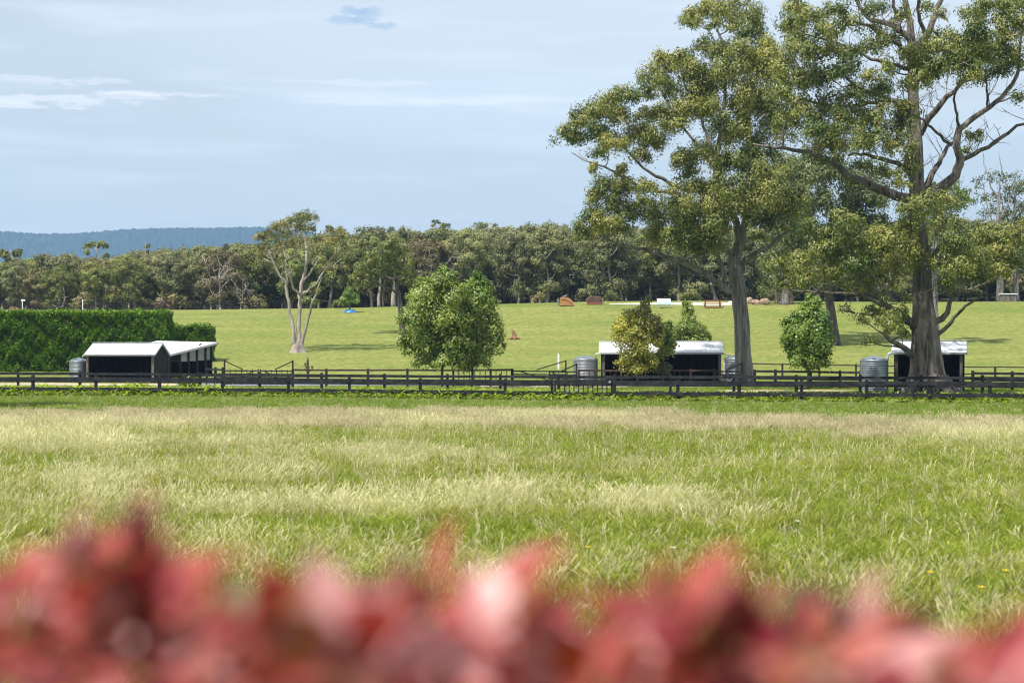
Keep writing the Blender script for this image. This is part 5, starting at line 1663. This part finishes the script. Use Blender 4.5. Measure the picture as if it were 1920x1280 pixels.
# white topped table at the far right
g0 = G(1890, 219)
root = empty('table_jump', g0, 0, 'grey box jump with white top between the grey-trunked pair at the far right', 'horse jump')
MB().box((0, 0, .45), (1.9, 1.0, .9)).build('body', M['greytimber'], root)
MB().box((0, 0, .96), (2.1, 1.2, .12)).build('top_board', M['whitepaint'], root)
# little brown roof showing behind crest
g0 = G(27, 228)
root = empty('small_hut', g0 + (0, 0, -1.1), 0, 'small brown-roofed hut peeping over the crest at the far left', 'hut')
MB().box((0, 0, .6), (1.5, 1.5, 1.2)).build('wall', M['greytimber'], root)
prism([(-.95, 1.2), (0, 1.75), (.95, 1.2)], -.95, .95).build('roof', M['redroof'], root)


# ------------------------------------------------------------------ strap-leaved border behind the nearest fence
def strap_clump(seed, n, L):
    g_ = np.random.default_rng(seed)
    V, C = [], []
    for k in range(n):
        a = g_.uniform(0, 6.283)
        l = L * g_.uniform(.7, 1.2)
        d = np.array((math.cos(a), math.sin(a), 0))
        s = np.array((-d[1], d[0], 0))
        p = np.array((g_.normal(0, .08), g_.normal(0, .08), 0))
        el = g_.uniform(1.0, 1.5)
        w = g_.uniform(.034, .052)
        seg = 4
        pts = [p]
        for q in range(seg):
            p = p + l / seg * (d * math.cos(el) + np.array((0, 0, math.sin(el))))
            pts.append(p)
            el -= g_.uniform(.3, .62)
        ws = [w * .8, w, w, w * .75, w * .15]
        t = g_.uniform(0, 1)
        c = np.array((.17, .27, .02)) * (1 - t) + np.array((.50, .56, .08)) * t
        if g_.uniform() < .12:
            c = np.array((.36, .32, .08))
        for q in range(seg):
            V += [pts[q] - s * ws[q], pts[q] + s * ws[q], pts[q + 1] + s * ws[q + 1], pts[q + 1] - s * ws[q + 1]]
            C.append(c)
    return quads_mesh('strap_leaves', np.array(V), np.array(C), M['strap'])


SC = [strap_clump(100 + i, 44, .62) for i in range(6)]
pos, rot, scl, idx = [], [], [], []
g = np.random.default_rng(21)
for u in np.arange(-60, 1990, 8.2):
    for rowk in range(5):
        uu = u + g.normal(0, 3)
        D = f1(uu) + (.35 + rowk * .55 if rowk < 4 else -.22) + g.normal(0, .12)
        p = G(uu, D, -.02)
        sc = g.uniform(1.0, 1.45)
        if rowk == 4:
            sc = g.uniform(.6, .9)
        if rowk == 3 and g.uniform() < .35 + .3 * math.sin(uu / 60):
            continue
        if 425 < uu < 640 or 1200 < uu < 1920:
            sc *= .82
        pos.append(p); rot.append((g.normal(0, .1), g.normal(0, .1), g.uniform(0, 6.28))); scl.append((sc,) * 3); idx.append(g.integers(6))
o = gn_scatter('border_plants', SC, pos, rot, scl, idx)
tag(o, 'dense row of bright green strap-leaved plants along the nearest fence', 'border plants')
# taller separate clumps further back
for k, (u, D, s, lab) in enumerate(((252, 104.5, 1.5, 'high strap-leaved clump in front of the open left shelter'), (275, 104, 1.25, 'strap-leaved clump beside the right post of the left shelter'), (346, 112, 1.9, 'broad bright strap-leaved clump in front of the lean-to shelter'), (365, 112, 1.5, 'smaller bright clump at the right end of the lean-to shelter'),
                                   (85, 104, 1.0, 'low clump behind the second fence at the far left'), (868, 95.5, 1.35, 'high dark clump at the foot of the leafy young pair'), (905, 95.5, 1.2, 'clump right of the feet of the leafy young pair'),
                                   (885, 95.2, 1.3, 'middle clump at the feet of the leafy young pair'), (848, 95.5, 1.0, 'leftmost clump at the feet of the leafy young pair'), (1290, 92, .9, 'clump standing behind the near fence below the middle shelter'))):
    o = linkob('strap_leaved_plant', SC[k % 6], None, G(u, D, -.02))
    o.scale = (s, s, s)
    o.rotation_euler = (0, 0, k)
    tag(o, lab, 'plant', 'separate strap-leaved clumps')


# ------------------------------------------------------------------ grass
def tuft(seed, nblade, size, hlo, hhi, w, c1, c2, nst=0, sthlo=.35, sthhi=.6, sc=((.50, .44, .26), (.66, .59, .38)), lean=.5):
    g_ = np.random.default_rng(seed)
    V, C = [], []

    def blades(n, lo, hi, w_, ca, cb, ln, bunch):
        ctr = g_.uniform(-size / 2, size / 2, (max(1, n // bunch), 2))
        k = g_.integers(0, len(ctr), n)
        b = np.c_[ctr[k] + g_.normal(0, .035, (n, 2)), np.zeros(n)]
        h = g_.uniform(lo, hi, n)[:, None]
        a = g_.uniform(0, 6.283, n)
        d = np.c_[np.cos(a), np.sin(a), np.zeros(n)] * (np.abs(g_.normal(0, ln, n))[:, None])
        d[:, 0] += .35 * ln        # wind from the left
        fa_ = g_.uniform(-.9, .9, n)
        s = np.c_[np.cos(fa_), np.sin(fa_), np.zeros(n)] * (w_ * g_.uniform(.7, 1.3, n))[:, None]
        up = np.array((0, 0, 1.0))
        m_ = b + h * .55 * up + d * h * .35
        t_ = b + h * up * .95 + d * h
        q1 = np.stack([b - s, b + s, m_ + s * .85, m_ - s * .85], 1)
        q2 = np.stack([m_ - s * .85, m_ + s * .85, t_ + s * .1, t_ - s * .1], 1)
        t = g_.uniform(0, 1, (n, 1))
        c = (np.array(ca) * (1 - t) + np.array(cb) * t) * g_.uniform(.8, 1.2, (n, 1))
        V.append(q1.reshape(-1, 3)); C.append(c)
        V.append(q2.reshape(-1, 3)); C.append(c)
        return t_, d, c
    if nblade:
        blades(nblade, hlo, hhi, w, c1, c2, lean, 9)
    if nst:
        t_, d, c = blades(nst, sthlo, sthhi, .0022, sc[0], sc[1], lean * .8, 7)
        # seed heads
        n = len(t_)
        s = np.c_[np.ones(n), np.zeros(n), np.zeros(n)] * .0048
        dirn = unit(d * 1.3 + np.array((0, 0, .9)))
        e = t_ + dirn * g_.uniform(.06, .13, (n, 1))
        V.append(np.stack([t_ - s * .6, t_ + s * .6, e + s, e - s], 1).reshape(-1, 3)); C.append(c * 1.02)
    return quads_mesh('grass_tuft', np.concatenate(V), np.concatenate(C), M['blade'])


GR = []
for i in range(3):   # 0-2 green
    GR.append(tuft(200 + i, 700, 1.25, .06, .17, .0060, (.12, .17, .018), (.40, .435, .07), 14, .16, .3, lean=.75))
for i in range(3):   # 3-5 mixed
    GR.append(tuft(210 + i, 640, 1.25, .07, .20, .0056, (.14, .18, .022), (.46, .455, .10), 46, .16, .32, lean=.8))
for i in range(3):   # 6-8 straw
    GR.append(tuft(220 + i, 420, 1.25, .08, .24, .0054, (.24, .27, .05), (.56, .52, .22), 170, .20, .40, sc=((.58, .52, .30), (.78, .70, .46)), lean=.85))
for i in range(3):   # 9-11 lawn
    GR.append(tuft(230 + i, 560, 1.3, .05, .14, .0105, (.10, .165, .015), (.31, .385, .06), 6, .12, .2, lean=.8))
for i in range(2):   # 12-13 pinkish seeding band
    GR.append(tuft(240 + i, 330, 1.25, .08, .2, .0056, (.16, .20, .04), (.36, .33, .13), 220, .16, .32, sc=((.50, .41, .27), (.64, .54, .38)), lean=.8))

from mathutils import noise as mn
pos, rot, scl, idx = [], [], [], []
lp, lr, ls, li = [], [], [], []
g = np.random.default_rng(31)
D = 6.0
while D < 92:
    step = .82 if D < 45 else .95
    xa, xb = (-130 - 960) / F * D - 1.0, (2050 - 960) / F * D + 1.0
    for x in np.arange(xa, xb, step):
        xx = x + g.uniform(-.4, .4); yy = D + g.uniform(-.4, .4)
        u = xx / yy * F + 960
        if yy > f1(u) + .1:
            continue
        py = HZ + (CAMZ - 0) / yy * F
        nz = mn.noise(Vector((xx * .16, yy * .20, 0))) + .55 * mn.noise(Vector((xx * .5, yy * .55, 4.0)))
        nz2 = mn.noise(Vector((xx * .1 + 9, yy * .16, 7.0)))
        v = nz - .30
        # the photograph's patches
        edge = 64 - 5 * (u - 960) / 960 + 6 * nz2 + 2.5 * nz     # short green strip by the fence
        if u < 960:
            edge = 66 + 4 * nz2 + 2 * nz
        if yy > edge:
            k = 9 + g.integers(3)
            sc = g.uniform(.8, 1.2)
            if yy > f1(u) - .6:
                k = g.integers(3); sc = .8
            lp.append((xx, yy, float(gz(xx, yy)))); lr.append((0, 0, g.uniform(-1, 1) + (math.pi if g.uniform() < .5 else 0))); ls.append((1, 1, sc)); li.append(k)
            continue
        if yy > edge - 11 and nz > -.35:
            k = 12 + g.integers(2) if nz2 > -.25 else 6 + g.integers(3)
        else:
            def pt(pu, py_, wu, wy, a):
                return a * math.exp(-((u - pu) / wu) ** 2 - ((py - py_) / wy) ** 2)
            v += pt(520, 960, 260, 16, .9) + pt(700, 968, 220, 14, .5) + pt(350, 1010, 90, 24, .5) + pt(1210, 900, 70, 30, .6) + pt(1200, 960, 60, 24, .6) + pt(470, 900, 90, 30, .4) + pt(720, 880, 60, 22, .5) + pt(100, 830, 300, 30, .5)
            v += pt(200, 960, 100, 80, .3) + pt(1050, 930, 100, 50, .3)
            v -= pt(1350, 862, 330, 16, .9) + pt(1650, 1000, 330, 70, .45) + pt(500, 930, 200, 12, .8) + pt(640, 935, 80, 10, .4) + pt(1850, 880, 120, 30, .3) + pt(1000, 850, 200, 18, .4) + pt(1300, 1000, 150, 60, .2)
            v += .14 if u < 1000 else -.02
            k = (6 if v > .40 else 3 if v > -.22 else 0) + g.integers(3)
        pos.append((xx, yy, float(gz(xx, yy)) - .01)); rot.append((0, 0, g.uniform(-.7, .7) + (math.pi if g.uniform() < .3 else 0)))
        h = g.uniform(.8, 1.25) * (.78 + .22 * min(1, max(0, (yy - 15) / 30)))
        scl.append((1, 1, h)); idx.append(k)
    D += step
o = gn_scatter('meadow_grass', GR, pos, rot, scl, idx)
tag(o, 'long meadow grass, green mixed with pale straw seed heads', 'grass')
o = gn_scatter('lawn_grass', GR, lp, lr, ls, li)
tag(o, 'short bright green grass strip in front of the nearest fence', 'grass')
# lawn between and behind the first two fences
pos, rot, scl, idx = [], [], [], []
for D in np.arange(84, 113, 1.15):
    for x in np.arange((-80 - 960) / F * D, (2000 - 960) / F * D, 1.15):
        u = x / D * F + 960
        if D < f1(u) + 2.0:
            continue
        if 1660 < u < 1825 and D > 101: continue
        if 1345 < u < 1610 and 103.5 < D < 108: continue
        xx, yy = x + g.uniform(-.5, .5), D + g.uniform(-.5, .5)
        pos.append((xx, yy, float(gz(xx, yy)))); rot.append((0, 0, g.uniform(0, 6.28))); scl.append((1.1, 1.1, g.uniform(.7, 1.1))); idx.append(9 + g.integers(3))
o = gn_scatter('garden_grass', GR, pos, rot, scl, idx)
tag(o, 'short green grass round the shelters behind the fences', 'grass')
# tiny yellow and white flowers
g = np.random.default_rng(77)
FL = [('yellow_flower', (.75, .52, .02), 0), ('white_flower', (.7, .68, .62), 1)]
for (u, py, k, lab) in ((1102, 1035, 0, 'tiny yellow flower in the meadow left of centre right'), (1745, 1083, 0, 'tiny yellow flower in the meadow at the lower right'), (1885, 1080, 0, 'tiny yellow flower near the lower right edge'), (1840, 1112, 0, 'lowest tiny yellow flower at the right above the red hedge'),
                        (1495, 985, 1, 'single white flower in the meadow right of centre'), (1262, 1036, 1, 'pinkish white flower low in the meadow'), (40, 820, 1, 'reddish fallen leaf lying in the meadow at the far left')):
    D = CAMZ / (py - HZ) * F
    gcol = FL[k][1] if 'reddish' not in lab else (.5, .2, .1)
    mt = bpy.data.materials.get('petal%d%s' % (k, 'r' if 'reddish' in lab else '')) or surf('petal%d%s' % (k, 'r' if 'reddish' in lab else ''), gcol, tuple(c * .8 for c in gcol), nscale=20)
    z_ = .24
    mb = MB()
    for q in range(6):
        a = q * math.pi / 3
        mb.add([(0, 0, z_), (math.cos(a - .4) * .03, math.sin(a - .4) * .03, z_ + .015), (math.cos(a) * .045, math.sin(a) * .045, z_ + .02), (math.cos(a + .4) * .03, math.sin(a + .4) * .03, z_ + .015)], [(0, 1, 2, 3)])
    p = G(u, D * .92, 0)
    root = empty('meadow_flower' if 'leaf' not in lab else 'fallen_leaf', p, 0, lab, 'flower' if 'leaf' not in lab else 'leaf')
    mb.build('petals', mt, root)
    if 'leaf' not in lab:
        MB().tube([(0, 0, 0), (.01, 0, z_)], [.003, .002], 4).build('stem', M['core'], root)


# ------------------------------------------------------------------ red-leaved hedge right in front of the camera
def redmat(name, c, rough, spec=.6, tr=.25):
    m, nt, o = newmat(name)
    vec = mapped(nt, (1, 1, 1))
    n1 = N_(nt, 'ShaderNodeTexNoise', ins={'Vector': vec, 'Scale': 30.0, 'Detail': 3.0})
    mx = N_(nt, 'ShaderNodeMix', data_type='RGBA', ins={0: n1.outputs['Fac'], 6: rgba(c), 7: rgba(tuple(x * .7 for x in c))})
    b = N_(nt, 'ShaderNodeBsdfPrincipled', ins={'Base Color': mx.outputs[2], 'Roughness': rough + .13, 'Specular IOR Level': spec})
    t = N_(nt, 'ShaderNodeBsdfTranslucent', ins={'Color': rgba((min(1, c[0] * 1.3), c[1] * .8, c[2] * .7))})
    ms = N_(nt, 'ShaderNodeMixShader', ins={0: tr, 1: b.outputs[0], 2: t.outputs[0]})
    nt.links.new(ms.outputs[0], o.inputs['Surface'])
    return m


RM = [redmat('leaf_red', (.46, .075, .06), .33), redmat('leaf_crimson', (.30, .030, .045), .27), redmat('leaf_rust', (.27, .075, .025), .40), redmat('leaf_coral', (.52, .15, .11), .32),
      redmat('leaf_bronze', (.12, .03, .02), .36), redmat('leaf_olive', (.19, .125, .035), .42), redmat('leaf_painted_sheen', (.72, .36, .35), .27)]  # last one: pale pink sky sheen on glossy red leaves, painted as base colour


def redleaf(m, L, W, curl, seed):
    """pointed oval leaf with midrib fold, built along +x"""
    n = 7
    v, f = [], []
    for i in range(n + 1):
        t = i / n
        w = W * math.sin(math.pi * t ** .85) * .5 + (.0015 if 0 < i < n else 0)
        z = -curl * L * t * t
        v += [(t * L, -w, z + w * .35), (t * L, 0, z), (t * L, w, z + w * .35)]
    for i in range(n):
        a = i * 3
        f += [(a, a + 1, a + 4, a + 3), (a + 1, a + 2, a + 5, a + 4)]
    me = bpy.data.meshes.new('leaf')
    me.from_pydata(v, [], f)
    me.polygons.foreach_set('use_smooth', [True] * len(me.polygons))
    me.materials.append(m)
    me.update()
    return me


g = np.random.default_rng(91)
RL = []
for i, m in enumerate(RM):
    for c_ in (.1, .35):
        RL.append(redleaf(m, .046, .022, c_, i))
TU = [-400, 0, 60, 110, 170, 225, 262, 290, 340, 420, 500, 560, 640, 700, 765, 830, 880, 930, 990, 1060, 1120, 1190, 1260, 1340, 1392, 1440, 1500, 1580, 1650, 1710, 1760, 1820, 1870, 1920, 2300]
TY = [v_ + 24 for v_ in [1070, 1050, 1015, 985, 985, 1000, 950, 1010, 1050, 1060, 1055, 1065, 1065, 1050, 1020, 1045, 1062, 1040, 1060, 1078, 1085, 1070, 1075, 1090, 1060, 1110, 1130, 1110, 1125, 1110, 1125, 1160, 1175, 1150, 1140]]
hx0, hx1, hy0, hy1 = -2.6, 2.6, .88, 1.55
hedge_root = empty('photinia_hedge', (0, (hy0 + hy1) / 2, 0), 0, 'hedge of glossy red new leaves with painted pink sheen close in front, strongly out of focus', 'hedge')
hc = np.array((0, (hy0 + hy1) / 2, 0))


def htop(x, y):
    u = x / y * F + 960
    return CAMZ - (np.interp(u, TU, TY) - HZ) / F * y


def shoot_leaves(x, y, zt, nleaf, out):
    """whorl of leaves at a shoot tip"""
    for k in range(nleaf):
        a = k * 2.4 + g.uniform(-.3, .3)
        t = k / nleaf
        z = zt - t * .13 - .012
        tilt = g.uniform(.5, 1.35) * (1 - t * .55)
        out.append((x + g.normal(0, .008), y + g.normal(0, .008), z, a, tilt, g.uniform(.75, 1.3)))


front, rest = [], []
xs = []
for y in np.arange(hy0 + .04, hy1, .07):
    for x in np.arange(hx0, hx1, .047):
        xs.append((x + g.uniform(-.03, .03), y + g.uniform(-.03, .03)))
for x, y in xs:
    u = x / y * F + 960
    inview = -60 < u < 1980
    zt = float(htop(x, y)) - g.uniform(.0, .05)
    (lst := [])
    shoot_leaves(x, y, zt, 9, lst)
    for l in lst:
        zpx = HZ + (CAMZ - l[2]) / l[1] * F
        (front if inview and zpx < 1330 else rest).append(l)
# leaves lower on the faces
for q in range(3):
  for x, y in xs[::1]:
    if g.uniform() < .8:
        rest.append((x + g.normal(0, .02), y + g.normal(0, .02), float(htop(x, y)) - .13 - g.uniform(0, .12) - .1 * q, g.uniform(0, 6.28), g.uniform(-.2, .9), g.uniform(.9, 1.3)))
for k in range(2600):
    x = g.uniform(hx0, hx1); y = hy0 + abs(g.normal(0, .08)) if g.uniform() < .6 else hy1 - abs(g.normal(0, .08))
    z = g.uniform(.1, float(htop(x, max(y, .9))) - .08)
    rest.append((x, y, z, g.uniform(0, 6.28), g.uniform(-.3, .8), g.uniform(.8, 1.2)))


def pick():
    return int(g.choice(7, p=[.22, .19, .13, .13, .13, .06, .14])) * 2 + int(g.integers(2))


g.shuffle(front)
shoots = []
for su, sy, sD in ((262, 925, 1.0), (252, 965, 1.0), (268, 1010, 1.0), (1392, 1052, 1.05), (1385, 1085, 1.05)):
    for k in range(9):
        shoots.append(((su - 960) / F * sD + g.normal(0, .006), sD + g.normal(0, .006), CAMZ - (sy - HZ) / F * sD - .030 - k * .010, k * 2.4, 1.35 - k * .07, .85))
front = [tuple(a) for a in front]
# the biggest visible: those highest up relative to their line of sight
front.sort(key=lambda l: (CAMZ - l[2]) / l[1])
parts = shoots + front[:300 - len(shoots)]
rest += front[300 - len(shoots):]
from mathutils import Euler, Matrix
for li_, l in enumerate(parts):
    o = linkob('leaf', RL[(8 + li_ % 2 if li_ % 3 else 2) if li_ < len(shoots) else pick()], hedge_root, np.array(l[:3]) - hc)
    o.rotation_euler = Euler((g.uniform(-.5, .5), -l[4], l[3]), 'XYZ')
    o.scale = (l[5],) * 3
o = gn_scatter('foliage', RL, [np.array(l[:3]) - hc for l in rest], [(g.uniform(-.5, .5), -l[4], l[3]) for l in rest], [(l[5],) * 3 for l in rest], [pick() for l in rest])
o.parent = hedge_root
mb = MB()
for k in range(60):
    x = g.uniform(hx0 + .1, hx1 - .1); y = g.uniform(hy0 + .15, hy1 - .15)
    zt = float(htop(x, y)) - .06
    mb.tube([np.array((x * .98, (y - hc[1]) * .4, 0)), np.array((x, (y - hc[1]) * .8, zt * .5)), np.array((x + g.normal(0, .05), y - hc[1], zt))], [.014, .009, .003], 5)
tag(mb.build('stems', M['barkdark'], hedge_root), kind='stuff')
dg = 0
for m_ in bpy.data.meshes:
    dg += len(m_.polygons)
print('polys', dg)
print('objects', len(bpy.data.objects), 'parts leaf', len(parts), 'rest', len(rest), 'wood', len(wood), 'far', len(far))
